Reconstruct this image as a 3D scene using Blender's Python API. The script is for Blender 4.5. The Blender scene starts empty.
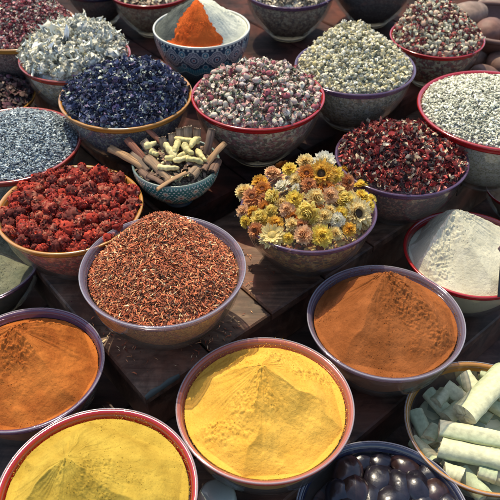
import bpy, math, random
import numpy as np
from mathutils import Vector, Matrix, Euler

# ------------------------------------------------------------------ camera, sky, sun, exposure
scene = bpy.context.scene
COL = scene.collection
F_PX, PITCH, CZ = 725.0, math.radians(41), 1.1
cam_d = bpy.data.cameras.new("camera")
cam = bpy.data.objects.new("camera", cam_d)
COL.objects.link(cam)
cam.location = (0, 0, CZ)
cam.rotation_euler = (math.pi / 2 - PITCH, 0, 0)
cam_d.sensor_width = 36
cam_d.lens = 36 * F_PX / 500
cam_d.clip_start = 0.05
cam_d.clip_end = 100
cam_d.dof.use_dof = True
cam_d.dof.focus_distance = 1.14
cam_d.dof.aperture_fstop = 9.0
scene.camera = cam

SUN_EL, SUN_AZ = math.radians(62), math.radians(-20)      # azimuth measured from +Y (behind the stall) towards +X
world = bpy.data.worlds.new("World")
scene.world = world
world.use_nodes = True
wn = world.node_tree
bgn = wn.nodes["Background"]
sky = wn.nodes.new("ShaderNodeTexSky")
sky.sky_type = 'NISHITA'
sky.sun_disc = False
sky.sun_elevation = SUN_EL
sky.sun_rotation = SUN_AZ
sky.dust_density = 1.6
sky.ozone_density = 0.6
wn.links.new(sky.outputs[0], bgn.inputs[0])
bgn.inputs[1].default_value = 0.15

sun_d = bpy.data.lights.new("sun", 'SUN')
sun_d.energy = 3.25
sun_d.angle = math.radians(0.6)
sun_d.color = (1.0, 0.88, 0.66)
sun = bpy.data.objects.new("sun", sun_d)
COL.objects.link(sun)
sdir = Vector((math.sin(SUN_AZ) * math.cos(SUN_EL), math.cos(SUN_AZ) * math.cos(SUN_EL), math.sin(SUN_EL)))
sun.rotation_euler = sdir.to_track_quat('Z', 'Y').to_euler()
sun.location = sdir * 5

scene.view_settings.view_transform = 'Standard'
scene.view_settings.look = 'None'
scene.view_settings.exposure = 0.76
scene.view_settings.gamma = 1
scene.render.engine = 'CYCLES'
scene.cycles.transparent_max_bounces = 32
scene.cycles.max_bounces = 8
scene.cycles.use_denoising = True

rng = np.random.default_rng(7)
random.seed(7)

# ------------------------------------------------------------------ helpers
def ray(px, py):
    c0, c2 = (px - 250) / F_PX, -(py - 250) / F_PX
    s, c = math.sin(PITCH), math.cos(PITCH)
    return np.array([c0, c + c2 * s, -s + c2 * c])

def at(px, py, z):
    """point of the photograph px,py at world height z"""
    d = ray(px, py)
    return np.array([0, 0, CZ]) + d * ((z - CZ) / d[2])

def srgb(r, g, b):
    f = lambda c: c / 12.92 if c <= 0.04045 else ((c + 0.055) / 1.055) ** 2.4
    return (f(r / 255), f(g / 255), f(b / 255))

def tag(o, label=None, cat=None, group=None, kind=None):
    if label: o["label"] = label
    if cat: o["category"] = cat
    if group: o["group"] = group
    if kind: o["kind"] = kind
    return o

def empty(name, loc):
    o = bpy.data.objects.new(name, None)
    o.empty_display_size = 0.02
    COL.objects.link(o)
    o.location = loc
    return o

class Geo:
    """collects polygons with a colour for every point, then builds ONE mesh"""
    def __init__(self):
        self.V, self.L, self.T, self.C, self.n = [], [], [], [], 0
    def add(self, V, F, C):
        V = np.asarray(V, float)
        F = np.asarray(F, int)
        self.V.append(V)
        self.L.append((F + self.n).ravel())
        self.T.append(np.full(len(F), F.shape[1]))
        C = np.asarray(C, float)
        if C.ndim == 1: C = np.tile(C, (len(V), 1))
        self.C.append(C)
        self.n += len(V)
        return self
    def mesh(self, name, mat, smooth=True):
        V = np.concatenate(self.V); L = np.concatenate(self.L); T = np.concatenate(self.T); C = np.concatenate(self.C)
        me = bpy.data.meshes.new(name)
        me.vertices.add(len(V)); me.vertices.foreach_set("co", V.astype(np.float32).ravel())
        me.loops.add(len(L)); me.loops.foreach_set("vertex_index", L.astype(np.int32))
        me.polygons.add(len(T))
        st = np.concatenate([[0], np.cumsum(T)[:-1]])
        me.polygons.foreach_set("loop_start", st.astype(np.int32))
        me.polygons.foreach_set("loop_total", T.astype(np.int32))
        me.polygons.foreach_set("use_smooth", np.full(len(T), smooth, dtype=bool))
        a = me.color_attributes.new("tint", 'FLOAT_COLOR', 'POINT')
        a.data.foreach_set("color", np.c_[C, np.ones(len(C))].astype(np.float32).ravel())
        me.materials.append(mat)
        me.update(calc_edges=True)
        me.validate()
        return me
    def build(self, name, mat, parent=None, smooth=True, loc=None):
        o = bpy.data.objects.new(name, self.mesh(name, mat, smooth))
        COL.objects.link(o)
        if parent: o.parent = parent
        if loc is not None: o.location = loc
        return o

WHITE = np.array([0.8, 0.8, 0.8])

def _h(ix, iy, s):
    n = (ix * 374761393 + iy * 668265263 + s * 1274126177) & 0xffffffff
    n = ((n ^ (n >> 13)) * 1274126177) & 0xffffffff
    return ((n ^ (n >> 16)) & 0xffff) / 65535.0 * 2 - 1

def noise2(x, y, s=0):
    x = np.asarray(x, float); y = np.asarray(y, float)
    ix = np.floor(x).astype(np.int64); iy = np.floor(y).astype(np.int64)
    fx = x - ix; fy = y - iy
    fx = fx * fx * fx * (fx * (fx * 6 - 15) + 10); fy = fy * fy * fy * (fy * (fy * 6 - 15) + 10)
    a = _h(ix, iy, s); b = _h(ix + 1, iy, s); c = _h(ix, iy + 1, s); d = _h(ix + 1, iy + 1, s)
    return (a * (1 - fx) + b * fx) * (1 - fy) + (c * (1 - fx) + d * fx) * fy

def fbm(x, y, s=0, o=4):
    v = 0; a = 1; t = 0
    for i in range(o):
        v = v + a * noise2(x * 2 ** i + 17.3 * i, y * 2 ** i - 9.1 * i, s + i); t += a; a *= 0.55
    return v / t

def grid_faces(nu, nv, wrap_u=False):
    """quads for points laid out [u][v]"""
    i = np.arange(nu if wrap_u else nu - 1)[:, None]; j = np.arange(nv - 1)[None, :]
    i2 = (i + 1) % nu
    return np.stack([i * nv + j, i2 * nv + j, i2 * nv + j + 1, i * nv + j + 1], -1).reshape(-1, 4)

def lathe(prof, n=128, closed=False):
    prof = np.asarray(prof, float)
    if closed: prof = np.vstack([prof, prof[:1]])
    a = np.linspace(0, 2 * math.pi, n, endpoint=False)
    V = np.stack([np.cos(a)[:, None] * prof[:, 0], np.sin(a)[:, None] * prof[:, 0], np.tile(prof[:, 1], (n, 1))], -1).reshape(-1, 3)
    return V, grid_faces(n, len(prof), True)

def rot_rand(n, tilt=None):
    """n random rotations; with tilt (radians) pieces lie flat (z up) give or take tilt"""
    a = rng.uniform(0, 2 * math.pi, n)
    ca, sa = np.cos(a), np.sin(a)
    Z = np.zeros(n); O = np.ones(n)
    Rz = np.stack([np.stack([ca, -sa, Z], -1), np.stack([sa, ca, Z], -1), np.stack([Z, Z, O], -1)], 1)
    t = np.abs(rng.normal(0, tilt, n)) if tilt else np.arccos(rng.uniform(-1, 1, n))
    b = rng.uniform(0, 2 * math.pi, n)
    k = np.stack([np.cos(b), np.sin(b), Z], -1)
    K = np.zeros((n, 3, 3)); K[:, 0, 2] = k[:, 1]; K[:, 1, 2] = -k[:, 0]; K[:, 2, 0] = -k[:, 1]; K[:, 2, 1] = k[:, 0]
    I = np.eye(3)[None]
    Rt = I + np.sin(t)[:, None, None] * K + (1 - np.cos(t))[:, None, None] * (K @ K)
    return Rt @ Rz

# ------------------------------------------------------------------ materials
def new_mat(name):
    m = bpy.data.materials.new(name); m.use_nodes = True
    nt = m.node_tree
    return m, nt, nt.nodes["Principled BSDF"]

def N(nt, typ, **kw):
    n = nt.nodes.new(typ)
    for k, v in kw.items():
        if k in n.inputs.keys(): n.inputs[k].default_value = v
        else: setattr(n, k, v)
    return n

def tint_mat(name, rough=0.8, vary=0.25, bump=0.0, bscale=400, coat=0.0, spec=0.3, sheen=0.0, sss=0.0):
    """colour from the mesh's own per-piece colours, varied by noise"""
    m, nt, p = new_mat(name)
    at_ = N(nt, "ShaderNodeAttribute", attribute_name="tint")
    tc = N(nt, "ShaderNodeTexCoord")
    nz = N(nt, "ShaderNodeTexNoise", Scale=bscale, Detail=3.0)
    nt.links.new(tc.outputs["Object"], nz.inputs["Vector"])
    mr = N(nt, "ShaderNodeMapRange"); mr.inputs[1].default_value = 0.3; mr.inputs[2].default_value = 0.7
    mr.inputs[3].default_value = 1 - vary; mr.inputs[4].default_value = 1 + vary
    nt.links.new(nz.outputs["Fac"], mr.inputs[0])
    mx = N(nt, "ShaderNodeVectorMath", operation='SCALE')
    nt.links.new(at_.outputs["Color"], mx.inputs[0]); nt.links.new(mr.outputs[0], mx.inputs["Scale"])
    nt.links.new(mx.outputs[0], p.inputs["Base Color"])
    p.inputs["Roughness"].default_value = rough
    p.inputs["Specular IOR Level"].default_value = spec
    p.inputs["Coat Weight"].default_value = coat
    if sss:
        p.inputs["Subsurface Weight"].default_value = sss
        p.inputs["Subsurface Radius"].default_value = (0.004, 0.003, 0.002)
        p.inputs["Subsurface Scale"].default_value = 1.0
    if bump:
        b = N(nt, "ShaderNodeBump", Strength=bump, Distance=0.002)
        nt.links.new(nz.outputs["Fac"], b.inputs["Height"]); nt.links.new(b.outputs[0], p.inputs["Normal"])
    return m

def powder_mat(name, col, col2, dark=None):
    m, nt, p = new_mat(name)
    tc = N(nt, "ShaderNodeTexCoord")
    n1 = N(nt, "ShaderNodeTexNoise", Scale=22.0, Detail=6.0, Roughness=0.6)
    nt.links.new(tc.outputs["Object"], n1.inputs["Vector"])
    r = N(nt, "ShaderNodeValToRGB")
    r.color_ramp.elements[0].position = 0.35; r.color_ramp.elements[0].color = (*col2, 1)
    r.color_ramp.elements[1].position = 0.62; r.color_ramp.elements[1].color = (*col, 1)
    nt.links.new(n1.outputs["Fac"], r.inputs[0])
    n2 = N(nt, "ShaderNodeTexNoise", Scale=520.0, Detail=4.0, Roughness=0.7)
    nt.links.new(tc.outputs["Object"], n2.inputs["Vector"])
    sp = N(nt, "ShaderNodeValToRGB")
    sp.color_ramp.elements[0].position = 0.30; sp.color_ramp.elements[0].color = (*(dark or tuple(c * 0.55 for c in col2)), 1)
    sp.color_ramp.elements[1].position = 0.42; sp.color_ramp.elements[1].color = (1, 1, 1, 1)
    nt.links.new(n2.outputs["Fac"], sp.inputs[0])
    mx = N(nt, "ShaderNodeMix", data_type='RGBA', blend_type='MULTIPLY')
    mx.inputs[0].default_value = 0.7
    nt.links.new(r.outputs[0], mx.inputs[6]); nt.links.new(sp.outputs[0], mx.inputs[7])
    nt.links.new(mx.outputs[2], p.inputs["Base Color"])
    p.inputs["Roughness"].default_value = 1.0
    p.inputs["Specular IOR Level"].default_value = 0.1
    n3 = N(nt, "ShaderNodeTexNoise", Scale=260.0, Detail=8.0, Roughness=0.68)
    nt.links.new(tc.outputs["Object"], n3.inputs["Vector"])
    b = N(nt, "ShaderNodeBump", Strength=0.5, Distance=0.003)
    nt.links.new(n3.outputs["Fac"], b.inputs["Height"]); nt.links.new(b.outputs[0], p.inputs["Normal"])
    return m

def bed_mat(name, cols, scale):
    """a mass of packed pieces: random cell colours with dark gaps"""
    m, nt, p = new_mat(name)
    tc = N(nt, "ShaderNodeTexCoord")
    cols = [tuple(min(.8, c * 2.1 + .03) for c in q) for q in cols]
    v = N(nt, "ShaderNodeTexVoronoi", Scale=scale * 1.5)
    nzw = N(nt, "ShaderNodeTexNoise", Scale=scale * 0.7, Detail=2.0)
    ad = N(nt, "ShaderNodeVectorMath", operation='MULTIPLY_ADD')
    ad.inputs[1].default_value = (0.02, 0.02, 0.02)
    nt.links.new(tc.outputs["Object"], nzw.inputs["Vector"]); nt.links.new(nzw.outputs["Color"], ad.inputs[0]); nt.links.new(tc.outputs["Object"], ad.inputs[2])
    nt.links.new(ad.outputs[0], v.inputs["Vector"])
    sep = N(nt, "ShaderNodeSeparateColor"); nt.links.new(v.outputs["Color"], sep.inputs[0])
    r = N(nt, "ShaderNodeValToRGB"); r.color_ramp.interpolation = 'CONSTANT'
    els = r.color_ramp.elements
    for i, c in enumerate(cols):
        e = els[i] if i < 2 else els.new(i / len(cols))
        e.position = i / len(cols); e.color = (*c, 1)
    nt.links.new(sep.outputs[0], r.inputs[0])
    nt.links.new(r.outputs[0], p.inputs["Base Color"])
    p.inputs["Roughness"].default_value = 0.85
    b = N(nt, "ShaderNodeBump", Strength=0.9, Distance=0.004, invert=True)
    nt.links.new(v.outputs["Distance"], b.inputs["Height"]); nt.links.new(b.outputs[0], p.inputs["Normal"])
    return m

def glass_mat(name, tint, solid=(0.5, 0.5, 0.5), fac=0.1, rough=0.06, streak=0.0):
    """thin clear plastic / glass: tinted see-through with a little body colour and mirror gloss"""
    m, nt, p = new_mat(name)
    out = nt.nodes["Material Output"]
    tr = N(nt, "ShaderNodeBsdfTransparent"); tr.inputs[0].default_value = (*tint, 1)
    p.inputs["Base Color"].default_value = (*solid, 1)
    p.inputs["Roughness"].default_value = rough
    p.inputs["Coat Weight"].default_value = 0.5
    gl = N(nt, "ShaderNodeBsdfGlossy"); gl.inputs["Roughness"].default_value = rough
    lw = N(nt, "ShaderNodeLayerWeight"); pw = N(nt, "ShaderNodeMath", operation='POWER'); pw.inputs[1].default_value = 4.0
    nt.links.new(lw.outputs["Facing"], pw.inputs[0])
    fr = N(nt, "ShaderNodeMath", operation='MULTIPLY_ADD'); fr.inputs[1].default_value = 0.55; fr.inputs[2].default_value = 0.035
    nt.links.new(pw.outputs[0], fr.inputs[0])
    tc = N(nt, "ShaderNodeTexCoord")
    nz = N(nt, "ShaderNodeTexNoise", Scale=35.0, Detail=2.0)
    nt.links.new(tc.outputs["Object"], nz.inputs["Vector"])
    b = N(nt, "ShaderNodeBump", Strength=0.15 + streak, Distance=0.003)
    nt.links.new(nz.outputs["Fac"], b.inputs["Height"])
    for s in (gl, p): nt.links.new(b.outputs[0], s.inputs["Normal"])
    m1 = N(nt, "ShaderNodeMixShader"); m1.inputs[0].default_value = fac
    nt.links.new(tr.outputs[0], m1.inputs[1]); nt.links.new(p.outputs[0], m1.inputs[2])
    m2 = N(nt, "ShaderNodeMixShader")
    nt.links.new(fr.outputs[0], m2.inputs[0]); nt.links.new(m1.outputs[0], m2.inputs[1]); nt.links.new(gl.outputs[0], m2.inputs[2])
    nt.links.new(m2.outputs[0], out.inputs[0])
    return m

def wood_mat(name, dark, light, axis_deg, red):
    m, nt, p = new_mat(name)
    at_ = N(nt, "ShaderNodeAttribute", attribute_name="tint")
    tc = N(nt, "ShaderNodeTexCoord")
    mp = N(nt, "ShaderNodeMapping"); mp.inputs["Rotation"].default_value = (0, 0, math.radians(-axis_deg)); mp.inputs["Scale"].default_value = (1.6, 22, 12)
    nt.links.new(tc.outputs["Object"], mp.inputs[0])
    n1 = N(nt, "ShaderNodeTexNoise", Scale=3.0, Detail=8.0, Roughness=0.65, Distortion=0.6)
    nt.links.new(mp.outputs[0], n1.inputs["Vector"])
    r = N(nt, "ShaderNodeValToRGB")
    r.color_ramp.elements[0].position = 0.32; r.color_ramp.elements[0].color = (*dark, 1)
    r.color_ramp.elements[1].position = 0.68; r.color_ramp.elements[1].color = (*light, 1)
    nt.links.new(n1.outputs["Fac"], r.inputs[0])
    n2 = N(nt, "ShaderNodeTexNoise", Scale=11.0, Detail=5.0)
    nt.links.new(tc.outputs["Object"], n2.inputs["Vector"])
    r2 = N(nt, "ShaderNodeValToRGB"); r2.color_ramp.elements[0].position = 0.42; r2.color_ramp.elements[1].position = 0.66
    nt.links.new(n2.outputs["Fac"], r2.inputs[0])
    mx = N(nt, "ShaderNodeMix", data_type='RGBA'); nt.links.new(r2.outputs[0], mx.inputs[0]); nt.links.new(r.outputs[0], mx.inputs[6])
    mx.inputs[7].default_value = (*red, 1)
    m3 = N(nt, "ShaderNodeMix", data_type='RGBA', blend_type='MULTIPLY'); m3.inputs[0].default_value = 1
    nt.links.new(mx.outputs[2], m3.inputs[6]); nt.links.new(at_.outputs["Color"], m3.inputs[7])
    nt.links.new(m3.outputs[2], p.inputs["Base Color"])
    n4 = N(nt, "ShaderNodeTexNoise", Scale=5.5, Detail=7.0, Roughness=0.7, Distortion=1.2); nt.links.new(tc.outputs["Object"], n4.inputs["Vector"])
    r4 = N(nt, "ShaderNodeValToRGB"); r4.color_ramp.elements[0].position = .44; r4.color_ramp.elements[0].color = (.38, .34, .32, 1); r4.color_ramp.elements[1].position = .56; r4.color_ramp.elements[1].color = (1, 1, 1, 1)
    nt.links.new(n4.outputs["Fac"], r4.inputs[0])
    m5 = N(nt, "ShaderNodeMix", data_type='RGBA', blend_type='MULTIPLY'); m5.inputs[0].default_value = .85
    nt.links.new(m3.outputs[2], m5.inputs[6]); nt.links.new(r4.outputs[0], m5.inputs[7]); nt.links.new(m5.outputs[2], p.inputs["Base Color"])
    p.inputs["Roughness"].default_value = 0.62 if name != "dark_wood" else 0.8
    p.inputs["Specular IOR Level"].default_value = 0.4 if name != "dark_wood" else 0.12
    b = N(nt, "ShaderNodeBump", Strength=0.5, Distance=0.003)
    nt.links.new(n1.outputs["Fac"], b.inputs["Height"]); nt.links.new(b.outputs[0], p.inputs["Normal"])
    return m

# ------------------------------------------------------------------ the stepped wooden stand
Z0, Z1, Z2, Z3 = 0.260, 0.195, 0.088, -0.02
HF = 1.03
UD = np.array([math.cos(math.radians(42)), math.sin(math.radians(42))])
VD = np.array([math.cos(math.radians(128.5)), math.sin(math.radians(128.5))])
wood = wood_mat("weathered_wood", (0.050, 0.030, 0.020), (0.30, 0.185, 0.12), 128, (0.24, 0.095, 0.052))
wood2 = wood_mat("stained_wood", (0.026, 0.016, 0.012), (0.12, 0.07, 0.048), 42, (0.13, 0.05, 0.03))

def plank_geo(g, o, du, dv, lu, lv, z_top, th, col, bev=0.003):
    """one board as a bevelled box: origin o, extents lu along du and lv along dv"""
    def P(a, b, z): q = o + du * a + dv * b; return [q[0], q[1], z]
    V, rings = [], [(0, z_top - th), (0, z_top - bev), (bev, z_top)]
    for ins, z in rings:
        V += [P(ins, ins, z), P(lu - ins, ins, z), P(lu - ins, lv - ins, z), P(ins, lv - ins, z)]
    Fs = []
    for k in range(2):
        for i in range(4):
            j = (i + 1) % 4
            Fs.append([k * 4 + i, k * 4 + j, k * 4 + 4 + j, k * 4 + 4 + i])
    Fs.append([8, 9, 10, 11]); Fs.append([3, 2, 1, 0])
    g.add(V, Fs, col)

def step(name, corner, lu, lv, z, along_v, n, label, mat, drop):
    root = empty(name, (corner[0], corner[1], z - 0.02))
    tag(root, label, "display step", "steps of the wooden stand")
    g = Geo(); gap = 0.0035; k0 = np.zeros(2)
    w = (lu if along_v else lv) / n
    for i in range(n):
        sh = rng.uniform(0.65, 1.25); c = np.array([sh, sh * rng.uniform(.94, 1.03), sh * rng.uniform(.88, 1.02)])
        dz = rng.uniform(-0.0015, 0)
        if along_v: plank_geo(g, UD * (i * w), UD, VD, w - gap, lv, 0.02 + dz, 0.018, c)
        else: plank_geo(g, VD * (i * w), UD, VD, lu, w - gap, 0.02 + dz, 0.018, c)
    g.build("deck_boards", mat, root, smooth=False)
    g = Geo()
    th = 0.014
    for nm, o, a, la in (("front", UD * 0.006 + VD * 0.006, UD, lu - 0.012), ("side", UD * 0.006 + VD * (0.006 + th), VD, lv - 0.02)):
        other = VD if nm == "front" else UD
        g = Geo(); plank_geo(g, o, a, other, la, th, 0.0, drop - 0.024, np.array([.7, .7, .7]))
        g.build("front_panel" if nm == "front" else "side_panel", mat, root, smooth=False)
    return root

K1 = at(145, 397, Z1)[:2]
K0 = at(186, 213, Z0)[:2]
K2 = at(355, 440, Z2)[:2] - UD * 0.62
st1 = step("wooden_step", K1, 1.75, 1.15, Z1, True, 13, "weathered brown wooden step whose bare corner shows below the bowl of reddish flakes", wood, Z1 - Z2)
wood3 = wood_mat("dark_wood", (0.010, 0.007, 0.007), (0.055, 0.028, 0.022), 128, (0.10, 0.030, 0.018))
st0 = step("wooden_step", K0, 1.9, 1.5, Z0, True, 12, "highest wooden step under the back rows of dried flower bowls", wood3, Z0 - Z1)
st2 = step("wooden_step", K2, 2.3, 2.3, Z2, False, 15, "dark wooden step under the bowls of yellow and orange powder", wood2, Z2 - Z3)
g = Geo()
for i in range(26):
    sh = rng.uniform(.7, 1.1); plank_geo(g, np.array([-0.6, -2.6]) + VD * (i * 0.20), UD, VD, 6, 0.196, Z3, 0.02, np.array([sh, sh, sh]))
tt = tag(g.build("wooden_table", wood2, smooth=False), "dark stained wooden table boards carrying the steps and the lowest bowls", "table")
g = Geo()
g.add([[-8, -6, -0.75], [8, -6, -0.75], [8, 10, -0.75], [-8, 10, -0.75]], [[0, 1, 2, 3]], np.array([1, 1, 1.]))
gm, nt, p = new_mat("paving"); p.inputs["Roughness"].default_value = .9
nz = N(nt, "ShaderNodeTexNoise", Scale=6.0, Detail=6.0); rr = N(nt, "ShaderNodeValToRGB"); rr.color_ramp.elements[0].color = (.05, .045, .04, 1); rr.color_ramp.elements[1].color = (.14, .12, .1, 1)
nt.links.new(nz.outputs["Fac"], rr.inputs[0]); nt.links.new(rr.outputs[0], p.inputs["Base Color"])
tag(g.build("ground", gm), kind="structure")

# raised lip along the left edge of the top step
g = Geo(); plank_geo(g, VD * 0.17 - UD * 0.0235, UD, VD, 0.022, 1.25, 0.034, 0.04, np.array([1.5, 1.25, 1.1]), 0.004)
g.build("edge_rail", wood, st0, smooth=False)
# flaked teal paint on the bare corner
m_teal, nt, p = new_mat("teal_paint"); p.inputs["Base Color"].default_value = (0.09, 0.20, 0.17, 1); p.inputs["Roughness"].default_value = .6
nz = N(nt, "ShaderNodeTexNoise", Scale=140.0, Detail=4.0); r_ = N(nt, "ShaderNodeValToRGB"); r_.color_ramp.elements[0].color = (.05, .045, .04, 1); r_.color_ramp.elements[1].color = (.10, .14, .11, 1)
nt.links.new(nz.outputs["Fac"], r_.inputs[0]); nt.links.new(r_.outputs[0], p.inputs["Base Color"])
g = Geo()
pts_t = [(0.0, 0.0205), (0.015, 0.0212), (0.03, 0.0205), (0.048, 0.0202), (0.066, 0.0205)]
wd = [0.001, 0.004, 0.0015, 0.004, 0.0005]
V = []
for (a, z), w_ in zip(pts_t, wd):
    q0 = UD * a - VD * 0.002; q1 = UD * a + VD * w_
    V += [[q0[0], q0[1], 0.013], [q0[0], q0[1], z + .0006], [q1[0], q1[1], z + .0012]]
Fs = []
for i in range(4):
    for j in range(2): Fs.append([i * 3 + j, i * 3 + 3 + j, i * 3 + 4 + j, i * 3 + 1 + j])
g.add(V, Fs, WHITE)
g.build("paint_flake", m_teal, st1)

# ------------------------------------------------------------------ bowls
def prof_r(t): return 0.42 + 0.535 * math.sin(math.pi / 2 * t ** 0.85)

clear = glass_mat("clear_bowl_plastic", (0.90, 0.90, 0.88), (0.36, 0.33, 0.30), 0.09, 0.06, 0.5)
RIMS = {
    "purple": glass_mat("purple_rim", (0.70, 0.60, 0.74), (0.18, 0.10, 0.20), 0.4, 0.12),
    "pale": glass_mat("lilac_rim", (0.84, 0.78, 0.84), (0.34, 0.26, 0.34), 0.24, 0.08),
    "red": glass_mat("red_rim", (0.75, 0.08, 0.06), (0.42, 0.014, 0.016), 0.75, 0.15),
    "brick": glass_mat("brick_red_rim", (0.75, 0.15, 0.1), (0.36, 0.045, 0.03), 0.8, 0.2),
    "salmon": glass_mat("salmon_rim", (0.9, 0.5, 0.42), (0.58, 0.18, 0.12), 0.5, 0.12),
    "amber": glass_mat("amber_rim", (0.9, 0.6, 0.2), (0.52, 0.24, 0.045), 0.75, 0.2),
    "navy": glass_mat("navy_rim", (0.35, 0.4, 0.6), (0.03, 0.035, 0.07), 0.6, 0.08),
}
lip_m = glass_mat("clear_lip", (0.85, 0.85, 0.9), (0.5, 0.48, 0.5), 0.35, 0.06)
TOPS = {0: Z0, 1: Z1, 2: Z2, 3: Z3}
BOWLS = {}

def bowl_pos(cx, cy, a, lv):
    """centre of the rim and its radius for a bowl standing on a step"""
    d = ray(cx, cy); t = TOPS[lv] - CZ
    R = t / (d[2] * F_PX / a - HF)
    return np.array([0, 0, CZ]) + d * (R * F_PX / a), R

def make_bowl(key, cx, cy, a, lv, rim, label, lip=False, name="glass_bowl"):
    c, R = bowl_pos(cx, cy, a, lv)
    H = HF * R
    base = TOPS[lv] + 0.0015
    root = empty(name, (c[0], c[1], base))
    tag(root, label, "bowl", "clear bowls with coloured rims")
    ts = np.linspace(0, 1, 26)
    th = 0.003
    outer = [(0.0, 0.006)] + [(prof_r(t) * R, 0.006 + (H - 0.03 * R - 0.006) * t) for t in ts]
    inner = [(prof_r(t) * R - th, 0.006 + (H - 0.03 * R - 0.006) * t) for t in ts[::-1]]
    inner[-1] = (inner[-1][0], 0.0095); inner.append((0.0, 0.0095))
    g = Geo(); V, Fa = lathe(outer + inner, 128); g.add(V, Fa, WHITE); g.build("bowl_body", clear, root)
    # base ring
    fr = 0.40 * R
    g = Geo(); V, Fa = lathe([(fr - 0.006, 0.0055), (fr - .006, 0), (fr, 0), (fr + 0.002, 0.0055)], 96, True); g.add(V, Fa, WHITE); g.build("base_ring", clear, root)
    # coloured rim band
    h = H
    pr = [(0.916, h - .092 * R), (0.930, h - .055 * R), (0.944, h - .018 * R), (0.962, h + .001 * R), (0.985, h + .005 * R), (0.997, h - .002 * R), (1.0, h - .014 * R),
          (0.992, h - .028 * R), (0.978, h - .045 * R), (0.972, h - .070 * R), (0.964, h - .092 * R), (0.935, h - .097 * R)]
    g = Geo(); V, Fa = lathe([(x * R, z) for x, z in pr], 160, True); g.add(V, Fa, WHITE); g.build("rim", RIMS[rim], root)
    if lip:
        k = [(math.cos(q) * .010 * R + .992 * R, math.sin(q) * .010 * R + h + .004 * R) for q in np.linspace(0, 2 * math.pi, 9)[:-1]]
        g = Geo(); V, Fa = lathe(k[::-1], 160, True); g.add(V, Fa, WHITE); g.build("lip", lip_m, root)
    BOWLS[key] = dict(c=np.array([c[0], c[1], base + H]), R=R, base=base, H=H, root=root)
    return root

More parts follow.
